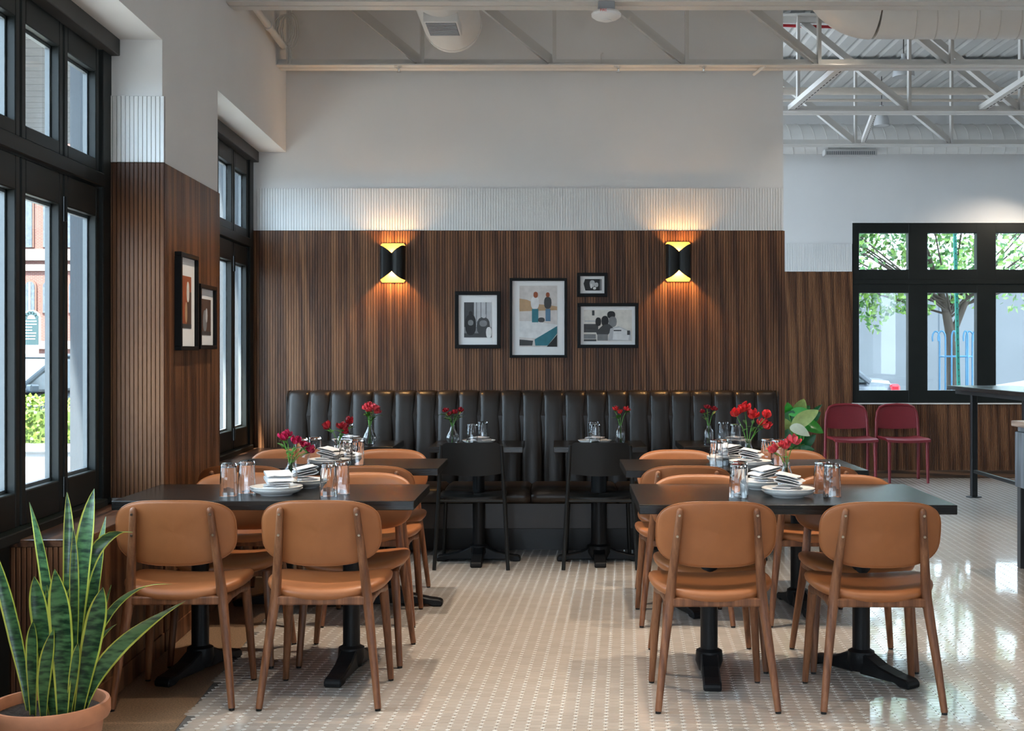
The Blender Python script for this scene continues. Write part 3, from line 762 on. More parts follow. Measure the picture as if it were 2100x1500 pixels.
b0 = make_bistro(); b0.location = (-.519, 7.845, 0); b0['label'] = 'black metal chair at the second banquette table from the window'
dup(b0, (.272, 7.845, 0), 0, 'black metal chair at the third banquette table from the window')

# ---- burgundy plastic chairs by the far wall
def make_red():
    t = thing('plastic_chair', 'x', 'chair', (0, 0, 0), 0, 'burgundy plastic chairs by the far wall')
    arch = [(-.226, -.215, .0), (-.222, -.19, .42), (-.216, -.205, .62), (-.205, -.212, .70), (-.175, -.218, .752), (-.12, -.221, .774), (0, -.223, .782)]
    arch = arch + [(-x, y, z) for x, y, z in reversed(arch[:-1])]
    MB().tube(arch, [.016] * 2 + [.014] * 9 + [.016] * 2, 10, sq=.8).build('back_frame', REDP, t, smooth=60)
    def sh(u, v, off):
        x = (u - .5) * 2; zt = .768 - .07 * max(0, (abs(x) - .55) / .45) ** 2.2; zb = .535 - .012 * (1 - x * x)
        z = zb + (zt - zb) * v
        return (x * .207, -.208 - .05 * (z - .53) * .3 - .02 * (1 - x * x) + off, z)
    mb = MB().grid(lambda u, v: sh(u, v, -.004), 20, 8).grid(lambda u, v: sh(u, v, .006), 20, 8)
    k = 21 * 9
    rim = [(i, i + 1, i + 1 + k, i + k) for i in range(20)] + [(168 + i, 169 + i, 169 + i + k, 168 + i + k) for i in range(20)]
    mb.f += rim; mb.m += [0] * 40
    mb.build('backrest', REDP, t, smooth=50)
    for s in (-1, 1):
        MB().tube([(s * .195, .235, 0), (s * .192, .215, .43)], [.014, .018], 10, sq=.8).build('front_leg', REDP, t, smooth=60)
    def seat(u, v, z0):
        x = (u - .5) * 2; return (x * (.222 - .012 * (1 - v)), -.205 + v * .45, z0 - .012 * (1 - x * x) - .01 * max(0, v - .85) / .15)
    mb = MB().grid(lambda u, v: seat(u, v, .455), 14, 12).grid(lambda u, v: seat(u, v, .430), 14, 12)
    k = 15 * 13
    rim = [(i, i + 1, i + 1 + k, i + k) for i in range(14)] + [(180 + i, 181 + i, 181 + i + k, 180 + i + k) for i in range(14)]
    rim += [(j * 15, (j + 1) * 15, (j + 1) * 15 + k, j * 15 + k) for j in range(12)] + [(j * 15 + 14, (j + 1) * 15 + 14, (j + 1) * 15 + 14 + k, j * 15 + 14 + k) for j in range(12)]
    mb.f += rim; mb.m += [0] * len(rim)
    mb.build('seat', REDP, t, smooth=50)
    return t
r0 = make_red(); r0.location = (3.045, 12.83, 0); r0.rotation_euler = (0, 0, PI); r0['label'] = 'burgundy plastic chair beside the leafy plant at the far wall'
dup(r0, (3.575, 12.83, 0), PI, 'burgundy plastic chair second from the leafy plant, below the far window')

# ---- tables
def foot_arm(mb, ln, ang, hub=.045, wd=.036):
    M_ = Matrix.Rotation(ang, 4, 'Z')
    prof = [(hub * .4, .012), (hub * .4, .105), (hub, .095), (ln * .45, .062), (ln * .8, .042), (ln, .036), (ln + .015, .022), (ln + .012, .0), (ln - .04, .0), (ln - .06, .012)]
    mb.prism(prof, -wd, wd, 'x', M=M_)
def table(name, label, w_, d_, loc, cols_, rz=0, th=.037, arms=((.0, PI),), group='black-topped dining tables', ln=.26, rcol=.036, angs=None):
    t = thing(name, label, 'table', loc, rz, group)
    MB().box(-w_ / 2, w_ / 2, -d_ / 2, d_ / 2, .75 - th, .75).build('tabletop', TOPB, t, bevel=.003, seg=2)
    for i, cx in enumerate(cols_):
        b = MB().lathe([(.07, .735 - th), (.04, .72 - th), (rcol, .70 - th), (rcol, .11), (rcol * 1.5, .10), (rcol * 1.6, .06), (rcol * 1.2, .02)], 20, M=Matrix.Translation((cx, 0, 0))).build('column', IRON, t, smooth=40)
        MB().box(cx - .16, cx + .16, -.04, .04, .735 - th, .75 - th).box(cx - .04, cx + .04, -.16, .16, .735 - th, .75 - th).build('top_spider', IRON, t)
        a0 = (angs or [0] * 9)[i]
        for a in arms[0]:
            f = MB(); foot_arm(f, ln, a + a0); fo_ = f.build('base_foot', IRON, t, bevel=.006); fo_.location = (cx, 0, 0)
    return t
table('dining_table', 'black table in the front left group beside the window pillar', 1.195, .62, (-1.158, 5.22, 0), (-.335, .30), rz=.0, angs=(-.30, -.12))
table('dining_table', 'black table in the front right group, nearest the camera', 1.222, .755, (.936, 5.16, 0), (-.30, .33), rz=-.01, angs=(-.06, .62))
table('dining_table', 'black table second from the camera beside the window bench', 1.09, .575, (-1.14, 6.56, 0), (-.28, .27), angs=(PI / 2, PI / 2))
table('dining_table', 'black table second from the camera in the right group', 1.205, .64, (.95, 6.485, 0), (-.31, .31), angs=(.3, .1))
X4 = ((0, PI / 2, PI, -PI / 2),)
for i, (x, lb) in enumerate(((-1.296, 'small black banquette table closest to the window'), (-.494, 'small black banquette table second from the window'), (.2755, 'small black banquette table third from the window'), (1.08, 'small black banquette table at the partition end'))):
    table('bistro_table', lb, .58, .55, (x, 7.955, 0), (0,), arms=X4, ln=.255, rcol=.038 if i != 2 else .05, group='small black tables along the banquette')

# ---- high bar table at the right
t = thing('bar_table', 'tall black bar table on steel posts before the far window', 'table', (4.06, 10.7, 0))
MB().box(-.305, .34, -1.3, 1.24, .975, 1.012).build('tabletop', TOPB, t, bevel=.003)
MB().box(-.25, .28, -1.2, 1.16, .935, .975).build('apron', BLACKM, t)
for x in (-.225, .25):
    for y in (-.75, .71):
        p = MB().box(x - .027, x + .027, y - .027, y + .027, 0, .936).build('post', BLACKM, t, bevel=.004)
        MB().lathe([(.07, 0), (.07, .008), (.04, .01)], 20, M=Matrix.Translation((x, y, 0))).build('floor_flange', BLACKM, p)
    MB().box(x - .014, x + .014, -.75, .71, .225, .253).build('foot_rail', BLACKM, t)
# ---- service counter
t = thing('service_counter', 'grey oak service counter with a wooden top, cut by the picture edge', 'counter', (3.243, 7.24, 0))
GREYW = wood('blue_grey_oak', [(.3, (.06, .075, .09)), (.6, (.11, .135, .16)), (.8, (.17, .20, .23))], rough=.45)
CTOP = wood('butcher_block', [(.3, (.18, .09, .05)), (.6, (.34, .2, .12)), (.8, (.46, .31, .2))], rough=.35, axis='Y')
MB().box(-.41, .6, -.2, .5, .875, .91).build('worktop', CTOP, t, bevel=.003)
MB().box(-.375, .6, -.18, .48, .845, .875).build('shadow_rail', GREYW, t)
MB().box(-.39, .6, -.19, .49, .50, .842).build('drawer_front', GREYW, t, bevel=.004)
MB().box(-.345, .6, .44, .48, .02, .50).box(-.345, .6, -.17, .47, .20, .235).build('shelf_unit', mat('near_black_wood', (.02, .02, .022), .5), t)
for y in (-.15, .45): MB().box(-.38, -.32, y - .03, y + .03, 0, .50).build('counter_leg', MATS['near_black_wood'], t, bevel=.004)

# ---- pictures
BLKF = mat('black_frame_lacquer', (.004, .004, .0042), .45, spec=.2)
MATB = mat('picture_mat_board', (.80, .79, .78), .8, var=.01)
PGLASS = WGLASS
G = {n_: mat('print_' + n_, c, .55, var=.10, scale=(25, 25, 25)) for n_, c in dict(black=(.012, .012, .013), dark=(.05, .05, .052), mid=(.2, .2, .205), light=(.48, .48, .49), white=(.72, .71, .70), sky=(.62, .57, .54), sand=(.45, .29, .16), teal=(.03, .17, .21), cream=(.68, .64, .58), rust=(.32, .08, .03), brown=(.09, .05, .035), blue=(.10, .2, .3)).items()}
def picture(label, w_, h_, fr, mw, loc, shapes, base, M=None, depth=.03, mbot=None):
    """frame lies in local xz, front towards -y; shapes are polygons in 0..1 of the print"""
    t = thing('framed_picture', label, 'picture', (0, 0, 0), 0, 'framed photographs')
    t.matrix_world = (M or Matrix.Identity(4)) @ Matrix.Translation(loc)
    a, b = w_ / 2, h_ / 2
    f = MB().box(-a, a, -depth, 0, -b, -b + fr).box(-a, a, -depth, 0, b - fr, b).box(-a, -a + fr, -depth, 0, -b + fr, b - fr).box(a - fr, a, -depth, 0, -b + fr, b - fr)
    f.build('frame', BLKF, t, bevel=.0015)
    MB().box(-a + fr, a - fr, -.014, -.004, -b + fr, b - fr).build('mat_board', MATB, t)
    pw, ph = a - fr - mw[0], b - fr - mw[1]; oz = mw[2] if len(mw) > 2 else 0
    mats_ = [G[base]]; mb = MB().box(-pw, pw, -.0150, -.0141, -ph + oz, ph + oz)
    for k, (mn, poly) in enumerate(shapes):
        if G[mn] not in mats_: mats_.append(G[mn])
        mb.prism([((2 * x - 1) * pw, (2 * z - 1) * ph + oz) for x, z in poly], -.0151 - .00022 * (k + 1), -.0150, 'y', mats_.index(G[mn]))
    mb.build('print', mats_, t)
def blob(cx, cz, rx, rz_, n=14, e=2.4): return [(min(1, max(0, cx + superell(rx, rz_, e, k, n)[0])), min(1, max(0, cz + superell(rx, rz_, e, k, n)[1]))) for k in range(n)]
def rect(a, b, c, d): return [(a, c), (b, c), (b, d), (a, d)]
SB = 294.6
def on_back(px0, px1, py0, py1): return ((px1 - px0) / SB, (py1 - py0) / SB, ((px0 + px1) / 2 - X0) / SB, YB - .0165, H - ((py0 + py1) / 2 - YH) / SB)
w_, h_, x, y, z = on_back(933, 1027, 598, 715)
picture('black framed monochrome print on the slatted wall, leftmost of four', w_, h_, .026, (.038, .05), (x, y, z),
        [('dark', rect(0, .36, .3, 1)), ('light', rect(.36, 1, .3, 1)), ('mid', rect(.44, .47, .4, 1)), ('mid', rect(.6, .63, .4, 1)), ('mid', rect(.78, .82, .4, 1)), ('dark', rect(0, 1, 0, .12)), ('black', blob(.24, .36, .2, .3)), ('mid', blob(.24, .42, .10, .08)), ('dark', blob(.70, .32, .24, .26)), ('mid', blob(.7, .40, .14, .09)), ('white', blob(.9, .14, .10, .16)), ('light', blob(.72, .62, .08, .07)), ('black', blob(.24, .66, .07, .09))], 'mid')
w_, h_, x, y, z = on_back(1045, 1163, 571, 734)
picture('tall black framed colour print with a teal lower corner', w_, h_, .019, (.05, .045, .012), (x, y, z),
        [('sand', [(0, .66), (0, .79), (.2, .77), (.45, .70), (.8, .68), (1, .66), (1, .6), (0, .58)]), ('white', [(0, .16), (0, .42), (.35, .42), (1, .36), (1, .26), (.4, .14)]), ('teal', [(.4, .12), (1, .34), (1, .22), (.75, .02), (.42, .02)]), ('black', [(.72, 0), (1, .2), (1, 0)]), ('dark', [(0, .02), (0, .12), (.36, .10), (.34, .02)]), ('white', blob(.41, .72, .11, .11)), ('teal', rect(.33, .5, .40, .62)), ('dark', blob(.75, .72, .10, .10)), ('blue', rect(.69, .82, .42, .62)), ('rust', blob(.43, .85, .06, .05)), ('rust', blob(.75, .85, .05, .04)), ('dark', blob(.58, .44, .09, .04))], 'sky')
w_, h_, x, y, z = on_back(1183, 1246, 560, 609)
picture('small black framed monochrome print, topmost at the end of the row', w_, h_, .023, (.018, .02), (x, y, z),
        [('white', [(0, 0), (0, 1), (.12, 1), (.04, .6), (.14, .0)]), ('light', blob(.5, .6, .14, .3)), ('white', blob(.45, .4, .06, .2)), ('light', blob(.72, .5, .1, .2)), ('white', blob(.62, .2, .08, .12)), ('mid', rect(.9, 1, 0, 1))], 'black')
w_, h_, x, y, z = on_back(1184, 1309, 622, 714)
picture('wide black framed monochrome print below the smallest one', w_, h_, .023, (.022, .024), (x, y, z),
        [('dark', rect(0, .3, .28, .55)), ('mid', rect(0, .25, .08, .22)), ('light', rect(.02, .24, .62, .66)), ('dark', rect(.17, .22, .82, .98)), ('black', blob(.30, .62, .06, .14)), ('black', blob(.44, .64, .075, .17)), ('black', blob(.57, .84, .085, .12)), ('mid', blob(.60, .62, .085, .17)), ('dark', [(.25, .3), (.4, .52), (.52, .55), (.62, .42), (.5, .2), (.3, .12)]), ('mid', rect(.28, .5, .02, .22)), ('light', [(.5, .02), (.55, .4), (.72, .48), (.98, .3), (.98, .02)]), ('white', [(.6, .05), (.62, .4), (.75, .44), (.95, .3), (.93, .03)]), ('dark', rect(.62, .78, .32, .36)), ('dark', rect(.9, .96, .2, .34)), ('dark', rect(0, .26, 0, .06))], 'cream')
MR = Matrix.Rotation(PI / 2, 4, 'Z')     # on the pillar: front faces into the room
for u0, u1, z0, z1, lb, mw, sh, base in ((.16, .49, 1.345, 1.80, 'tall black framed print on the pillar by the window, warm colours', (.065, .085), [('rust', rect(.1, .5, .1, .9)), ('brown', rect(.5, 1, 0, .7)), ('sand', blob(.4, .3, .12, .2)), ('cream', blob(.6, .7, .15, .2)), ('dark', rect(0, 1, 0, .08))], 'rust'),
                                         (.525, .87, 1.352, 1.672, 'smaller black framed sepia print on the pillar', (.05, .05), [('mid', blob(.4, .4, .2, .3)), ('light', blob(.55, .55, .1, .2)), ('dark', rect(0, 1, 0, .1))], 'brown')):
    picture(lb, u1 - u0, z1 - z0, .02, mw, (0, 0, 0), sh, base, M=ML @ Matrix.Translation((.012, (u0 + u1) / 2, (z0 + z1) / 2)) @ MR, depth=.032)

# ---- wall sconces
def sconce(px0, px1, py0, py1, label):
    SB2 = 296.
    xw = (px1 - px0) / SB2 / 2; hh = (py1 - py0) / SB2; x = ((px0 + px1) / 2 - X0) / SB2; zt = H - (py0 - YH) / SB2
    t = thing('wall_sconce', label, 'sconce', (x, YB - .0165, zt - hh), 0, 'black and gold wall sconces')
    NU = 28
    def plan(u):                 # two bulges pinched at the centre front
        a = (u - .5) * 2; s = abs(a)
        return (a * xw, -.012 - .085 * math.sin(PI * min(1, (1 - s) ** .8)) ** .55 * (1 - .30 * max(0, 1 - s / .32) ** 1.5) if s < 1 else -.004)
    def plan2(u):
        a = (u - .5) * 2; s = abs(a)
        y = -.09 * max(0, 1 - ((s - .45) / .55) ** 4) ** .5 if s > .45 else -.09 + .022 * (1 - s / .45) ** 1.6
        return (a * xw, y - .003)
    top = lambda s: hh - .022 - .054 * (1 - s) ** 1.5
    bot = lambda s: .020 + .058 * (1 - s) ** 1.5
    def shell(off):
        def fn(u, v):
            x_, y_ = plan2(u); s = abs((u - .5) * 2); k = 1 - off / xw
            return (x_ * k, min(-.0005, y_ * (1 - off / .09)), bot(s) + (top(s) - bot(s)) * v)
        return fn
    mb = MB().grid(shell(0), NU, 6, 0).grid(shell(.004), NU, 6, 1)
    n = NU + 1; k = n * 7
    rim = [(i, i + 1, i + 1 + k, i + k) for i in range(NU)] + [(6 * n + i, 6 * n + i + 1, 6 * n + i + 1 + k, 6 * n + i + k) for i in range(NU)]
    mb.f += rim; mb.m += [1] * len(rim)
    mb.build('lamp_shade', [BLACKM, GOLD], t, smooth=60, fix=False)
    MB().prism([(-xw, .02), (-xw * .85, .004), (xw * .85, .004), (xw, .02), (xw, hh - .02), (xw * .85, hh - .004), (-xw * .85, hh - .004), (-xw, hh - .02)], -.004, 0, 'y').build('back_plate', GOLD, t)
    BULB = mat('lit_bulb', (1, .9, .7), .3, emit=((1, .66, .30), 40))
    for z, nm in ((hh * .42, 'down_bulb'), (hh * .60, 'up_bulb')):
        MB().lathe([(.001, -.012), (.012, -.008), (.016, 0), (.012, .008), (.001, .012)], 14, M=Matrix.Translation((0, -.038, z))).build(nm, BULB, t, smooth=60)
    for z, en, sgn in ((hh * .36, 5.5, 0), (hh * .68, 2.4, 1)):
        l = bpy.data.lights.new('bulb_light', 'POINT'); l.energy = en; l.color = (1, .55, .20); l.shadow_soft_size = .014
        o = bpy.data.objects.new('bulb_light', l); col.objects.link(o); o.parent = t; o.location = (0, -.045, z)
sconce(778, 830, 497, 580, 'black wall sconce with gold lining, nearer the window')
sconce(1366, 1418, 494, 578, 'black wall sconce with gold lining, nearer the partition edge')
# ================================================================ TABLEWARE
TZ = .7502
TN = {'FL': 'the front window table', 'FR': 'the front right table', 'BL': 'the second window table', 'BR': 'the second right table',
      'K1': 'the window-end banquette table', 'K2': 'the second banquette table', 'K3': 'the third banquette table', 'K4': 'the partition-end banquette table'}
# tumbler, standing upside down
tum = thing('tumbler', 'x', 'glass', (0, 0, 0), 0, 'upturned tumblers')
MB().lathe([(.0362, 0), (.0366, .004), (.0352, .05), (.0322, .128), (.0305, .134), (.027, .136), (.001, .136), (.001, .124), (.026, .124), (.0298, .118), (.0336, .05), (.0349, .004), (.0353, 0)], 14, closed=True).build('glass_body', GLASS, tum, smooth=25, fix=True)
plate = thing('plate', 'x', 'plate', (0, 0, 0), 0, 'white coupe plates')
MB().lathe([(.001, .003), (.055, .003), (.058, 0), (.064, 0), (.066, .004), (.094, .013), (.1065, .0235), (.1075, .0262), (.1055, .027), (.098, .021), (.07, .012), (.05, .0095), (.001, .009)], 40).build('plate_body', PORC, plate, smooth=50)
def napkin_mesh(kind):
    """folded cloth: a serpentine section swept across its width"""
    if kind == 0: path_ = [(-.05, .004), (.045, .004), (.053, .008), (.045, .013), (-.04, .013), (-.047, .0175), (-.04, .022), (.047, .022), (.055, .0275), (.045, .033), (-.035, .034)]
    else: path_ = [(-.045, .005), (.03, .004), (.05, .008), (.056, .016), (.048, .024), (.03, .027), (-.01, .023), (-.045, .02), (-.052, .026), (-.044, .034), (.0, .040), (.04, .042), (.058, .047), (.05, .056), (.02, .058), (-.035, .052)]
    th = .0022; W_ = .052
    L_ = []; R_ = []
    for i, p in enumerate(path_):
        a = Vector(path_[max(0, i - 1)]); b = Vector(path_[min(len(path_) - 1, i + 1)]); d = (b - a).normalized(); n_ = Vector((-d.y, d.x)) * th
        L_.append(Vector(p) + n_); R_.append(Vector(p) - n_)
    vs = []; fs = []
    SX = [-1, -.96, -.5, 0, .5, .96, 1]
    k = len(path_) * 2
    loop = L_ + R_[::-1]
    for sx in SX:
        sk = .9 if abs(sx) == 1 else 1
        for i, p in enumerate(loop):
            vs.append((sx * W_, p.x * 1.0 + .004 * math.sin(3 * sx + i), max(.0005, p.y + .0015 * math.sin(4 * sx + p.x * 60))))
    for j in range(len(SX) - 1):
        for i in range(k): fs.append((j * k + i, j * k + (i + 1) % k, (j + 1) * k + (i + 1) % k, (j + 1) * k + i))
    n_ = len(path_)
    for j in (0, len(SX) - 1):
        for i in range(n_ - 1): fs.append((j * k + i, j * k + i + 1, j * k + k - 2 - i, j * k + k - 1 - i))
    vs = [(x, y, z * .62) for x, y, z in vs]
    return MB().add(vs, fs)
nap = []
for kd in (0, 1):
    t = thing('napkin', 'x', 'napkin', (0, 0, 0), 0, 'folded linen napkins')
    napkin_mesh(kd).build('folded_cloth', LINEN, t, smooth=50); nap.append(t)
used = {}
def put(proto, key, loc, rz, label):
    if key not in used:
        used[key] = 1; proto.location = loc; proto.rotation_euler = (0, 0, rz); proto['label'] = label; return proto
    return dup(proto, loc, rz, label)
def glass(x, y, label, rz=0): put(tum, 't', (x, y, TZ), rz, label)
def stack(x, y, T, which, n=2):
    for k in range(n):
        put(plate, 'p', (x, y, TZ + k * .0095), 0, f'white plate, {"lower" if k == 0 else "upper"} of the {which} stack on {TN[T]}' if n > 1 else f'white plate under the napkin and tumblers on {TN[T]}')
    return TZ + (n - 1) * .0095 + .0095
def napkins(x, y, z, T, which, kinds=(0, 1), rz=(.3, -.2)):
    hs = (.0225, .036)
    for i, (k, a) in enumerate(zip(kinds, rz)):
        nm = ('lower' if i == 0 else 'upper') if len(kinds) > 1 else 'single'
        o = put(nap[k], 'n%d' % k, (x + .006 * i, y + .01 * i, z + (hs[kinds[0]] + .0005 if i else 0)), a, f'folded pale linen napkin, {nm} one on the {which} plates of {TN[T]}' if len(kinds) > 1 else f'folded pale linen napkin on {TN[T]}')
        if i: o.rotation_euler.x = .16; o.location.z += .010
# front tables
def four(T, near, far, gl, gr):
    z = stack(*near, T, 'near'); napkins(*near, z, T, 'near', (0, 1), (1.0, 1.25) if T != 'FL' else (.15, .4))
    z = stack(*far, T, 'far'); napkins(*far, z, T, 'far', (0, 1), (-.9, -1.2))
    for side, pr in (('window side', gl), ('aisle side', gr)) if T in ('FL', 'BL') else (('aisle side', gl), ('right end', gr)):
        for (x, y), fb in zip(pr, ('nearer', 'farther')):
            glass(x, y, f'upturned clear tumbler, {fb} of the pair on the {side} of {TN[T]}', R.random())
four('FL', (-1.153, 5.13), (-1.10, 5.395), ((-1.332, 5.06), (-1.285, 5.17)), ((-.925, 5.06), (-.89, 5.15)))
four('FR', (.945, 5.06), (.895, 5.35), ((.735, 5.02), (.758, 5.13)), ((1.122, 5.05), (1.105, 5.16)))
four('BL', (-1.17, 6.42), (-1.15, 6.68), ((-1.335, 6.53), (-1.28, 6.61)), ((-1.075, 6.36), (-1.03, 6.45)))
four('BR', (.99, 6.33), (.905, 6.58), ((.822, 6.38), (.86, 6.45)), ((1.105, 6.50), (1.15, 6.44)))
# banquette tables
for T, px, pg, lbs in (('K1', (-1.33, 7.98), ((-1.31, 7.82), (-1.37, 8.13)), 0), ('K2', (-.49, 7.90), ((-.525, 7.79), (-.475, 8.05)), 0), ('K3', (.247, 7.90), ((.244, 7.78), (.243, 8.05)), 0), ('K4', (1.14, 7.92), ((1.125, 7.79), (1.08, 8.02)), 0)):
    z = stack(px[0], px[1], T, 'only', 1)
    napkins(px[0] + .01, px[1], z, T, 'only', (1,), (1.1,))
    for (x, y), fb in zip(pg, ('nearer', 'farther')): glass(x, y, f'upturned clear tumbler, {fb} of the two on {TN[T]}')

# ---- vases and flowers
def vase(kind, x, y, label):
    t = thing('bud_vase', label, 'vase', (x, y, TZ), 0, 'clear glass bud vases')
    prof = {'cone': [(.043, 0), (.045, .004), (.043, .018), (.030, .065), (.018, .100), (.0155, .115), (.018, .126)],
            'drop': [(.026, 0), (.030, .003), (.042, .028), (.043, .045), (.034, .070), (.019, .095), (.0145, .112), (.0165, .122)],
            'bottle': [(.028, 0), (.030, .003), (.0305, .02), (.0305, .078), (.027, .092), (.017, .104), (.0135, .112), (.0145, .122)],
            'tulip': [(.022, 0), (.026, .004), (.033, .03), (.031, .06), (.021, .088), (.018, .105), (.024, .125)]}[kind]
    inner = [(max(.001, r - .0025), z) for r, z in prof]; inner[0] = (inner[1][0] * .9, .005); inner[1] = (inner[1][0], .009)
    MB().lathe([(.001, 0)] + prof + inner[::-1] + [(.001, .005)], 28).build('vase_glass', GLASS, t, smooth=50)
    hw = .06; wp = [(max(.001, r - .0031), z) for r, z in inner if z < hw]
    ra = None
    for (r0_, z0_), (r1_, z1_) in zip(inner, inner[1:]):
        if z0_ <= hw <= z1_: ra = r0_ + (r1_ - r0_) * (hw - z0_) / (z1_ - z0_) - .0006
    wp = [(r - .0006, z + .0006) for r, z in inner if z < hw]
    MB().lathe([(.001, wp[0][1])] + wp + [(ra, hw), (.001, hw)], 24).build('water', WATER, t, smooth=50)
    return t
def petal(mb, c, d, up, ln, wd, mi=0):
    d = d.normalized(); s = d.cross(up).normalized(); n_ = s.cross(d)
    rows = [(0, .18, 0), (.3, .7, .10), (.6, 1, .12), (.85, .8, .02), (1, .25, -.10)]
    vs = []
    for t_, w_, h_ in rows:
        for q in (-1, 0, 1):
            vs.append(c + d * ln * t_ + s * wd * w_ * q + n_ * (ln * h_ + (abs(q) * .12 * ln)))
    fs = [(r * 3 + q, r * 3 + q + 1, r * 3 + q + 4, r * 3 + q + 3) for r in range(4) for q in range(2)]
    o = len(vs); vs += [v - n_ * .0006 for v in vs]
    fs += [tuple(i + o for i in reversed(f)) for f in fs]
    mb.add(vs, fs, mi)
def blossom(mb, c, axis, size, rr, closed=.55):
    axis = axis.normalized(); a = axis.orthogonal().normalized(); b = axis.cross(a); ph = rr.random() * 6
    for k in range(6):
        an = ph + k * PI / 3; rad = a * math.cos(an) + b * math.sin(an)
        d = axis * closed + rad * (1 - closed) * (1.1 if k % 2 else .8)
        petal(mb, c, d, rad, size * rr.uniform(.85, 1.1), size * .30)
def leaf_blade(mb, c, d, up, ln, wd, droop=.3, mi=0, fold=.25, n=7, pointed=False):
    d = d.normalized(); s = d.cross(up).normalized(); n_ = s.cross(d).normalized(); vs = []
    for i in range(n + 1):
        t_ = i / n; w_ = wd * (math.sin(PI * min(1, t_ * .92 + .06)) ** .8) if not pointed else wd * 1.9 * (t_ + .01) ** .62 * max(.004, 1 - t_) ** .8
        ctr = c + d * ln * t_ - Vector((0, 0, 1)) * droop * ln * t_ * t_
        for q in (-1, 0, 1): vs.append(ctr + s * w_ * q + n_ * fold * w_ * abs(q))
    fs = [(r * 3 + q, r * 3 + q + 1, r * 3 + q + 4, r * 3 + q + 3) for r in range(n) for q in range(2)]
    o = len(vs); vs += [v - n_ * .0008 for v in vs]; fs += [tuple(i + o for i in reversed(f)) for f in fs]
    mb.add(vs, fs, mi)
def flowers(T, x, y, heads, pm, seed, colname, leaves=2, lsz=.055):
    rr = random.Random(seed)
    order = sorted(range(len(heads)), key=lambda i: heads[i][0]); names = ['leftmost', 'second', 'third', 'fourth', 'fifth']
    for i_, (hx, hy, hz, sz) in enumerate(heads):
        k_ = order.index(i_); od = 'rightmost' if k_ == len(heads) - 1 else names[k_]
        t = thing('flower_stem', f'{od} of the {colname} flower stems in the vase on {TN[T]}', 'flower', (x, y, TZ + .012), 0, f'flower stems on {TN[T]}')
        b0_ = Vector((rr.uniform(-.008, .008), rr.uniform(-.008, .008), .0)); nk = Vector((hx * .10, hy * .10, .105)); tip = Vector((hx, hy, hz - .012))
        pts = [b0_, b0_.lerp(nk, .5), nk, nk.lerp(tip, .5) + Vector((-hx * .06, -hy * .06, .008)), tip]
        MB().tube(pts, [.0022, .0022, .0022, .002, .0018], 6).build('stem', STEMG, t, smooth=60)
        ax = (tip - nk).normalized() + Vector((0, 0, .3))
        m = MB()
        for k in range(3):
            off = Vector((rr.uniform(-1, 1), rr.uniform(-1, 1), rr.uniform(-.5, .7))) * sz * .35
            blossom(m, tip + off, ax + Vector((rr.uniform(-.7, .7), rr.uniform(-.7, .7), rr.uniform(-.2, .3))), sz, rr, .6)
        m.build('blossom', pm, t, smooth=60, fix=False)
        for k in range(leaves):
            m = MB(); an = rr.uniform(0, 6.28); d = Vector((math.cos(an), math.sin(an), rr.uniform(.2, .9)))
            leaf_blade(m, nk.lerp(tip, rr.uniform(.35, .95)), d, Vector((0, 0, 1)), lsz * rr.uniform(.8, 1.2), lsz * .17, .25)
            m.build('leaf', LEAFG, t, smooth=60, fix=False)
V = [('FL', 'bottle', -1.125, 5.265, 'clear glass bud vase behind the napkins on the front window table', PET4, 'magenta', [(-.03, 0, .215, .03), (.022, -.01, .20, .032), (.055, 0, .18, .03), (-.02, .02, .23, .025), (.075, .01, .165, .026)]),
     ('FR', 'cone', .965, 5.21, 'conical clear bud vase on the front right table', PET3, 'coral red', [(-.055, 0, .175, .034), (.0, .01, .185, .034), (.035, .005, .205, .034)]),
     ('BL', 'tulip', -1.145, 6.55, 'flared clear bud vase on the second window table', PET2, 'dark crimson', [(-.055, 0, .19, .035), (.02, 0, .185, .036), (.055, .01, .215, .034), (.03, .0, .16, .03)]),
     ('BR', 'cone', 1.0, 6.47, 'conical clear bud vase on the second right table', PET1, 'scarlet', [(-.06, 0, .255, .042), (-.015, .01, .28, .042), (.03, -.01, .245, .042), (.09, 0, .245, .04), (.085, .01, .20, .04)]),
     ('K1', 'drop', -1.18, 7.88, 'teardrop clear bud vase on the banquette table closest to the window', PET3, 'coral pink', [(-.025, 0, .215, .035), (.03, 0, .22, .035), (.0, .01, .235, .036), (.04, .01, .20, .03), (-.01, -.015, .205, .03)]),
     ('K2', 'drop', -.655, 7.88, 'teardrop clear bud vase on the second banquette table', PET2, 'dark red', [(-.045, 0, .205, .026), (.02, 0, .20, .026), (.05, 0, .21, .026), (-.02, .01, .185, .022)]),
     ('K3', 'bottle', .408, 7.88, 'bottle-shaped clear bud vase on the third banquette table', PET1, 'small scarlet', [(-.035, 0, .215, .026), (.04, 0, .215, .026), (.0, .01, .20, .024)]),
     ('K4', 'bottle', .965, 7.86, 'bottle-shaped clear bud vase on the banquette table by the partition', PET2, 'small crimson', [(-.01, 0, .23, .024), (.035, 0, .215, .026), (-.03, .01, .2, .022)])]
for i, (T, kd, x, y, lb, pm, cn, hd) in enumerate(V):
    vase(kd, x, y, lb); flowers(T, x, y, hd, pm, 11 + i, cn, 3 if T in ('FL', 'BL', 'K1', 'K2') else 2, .06 if T != 'FR' else .075)

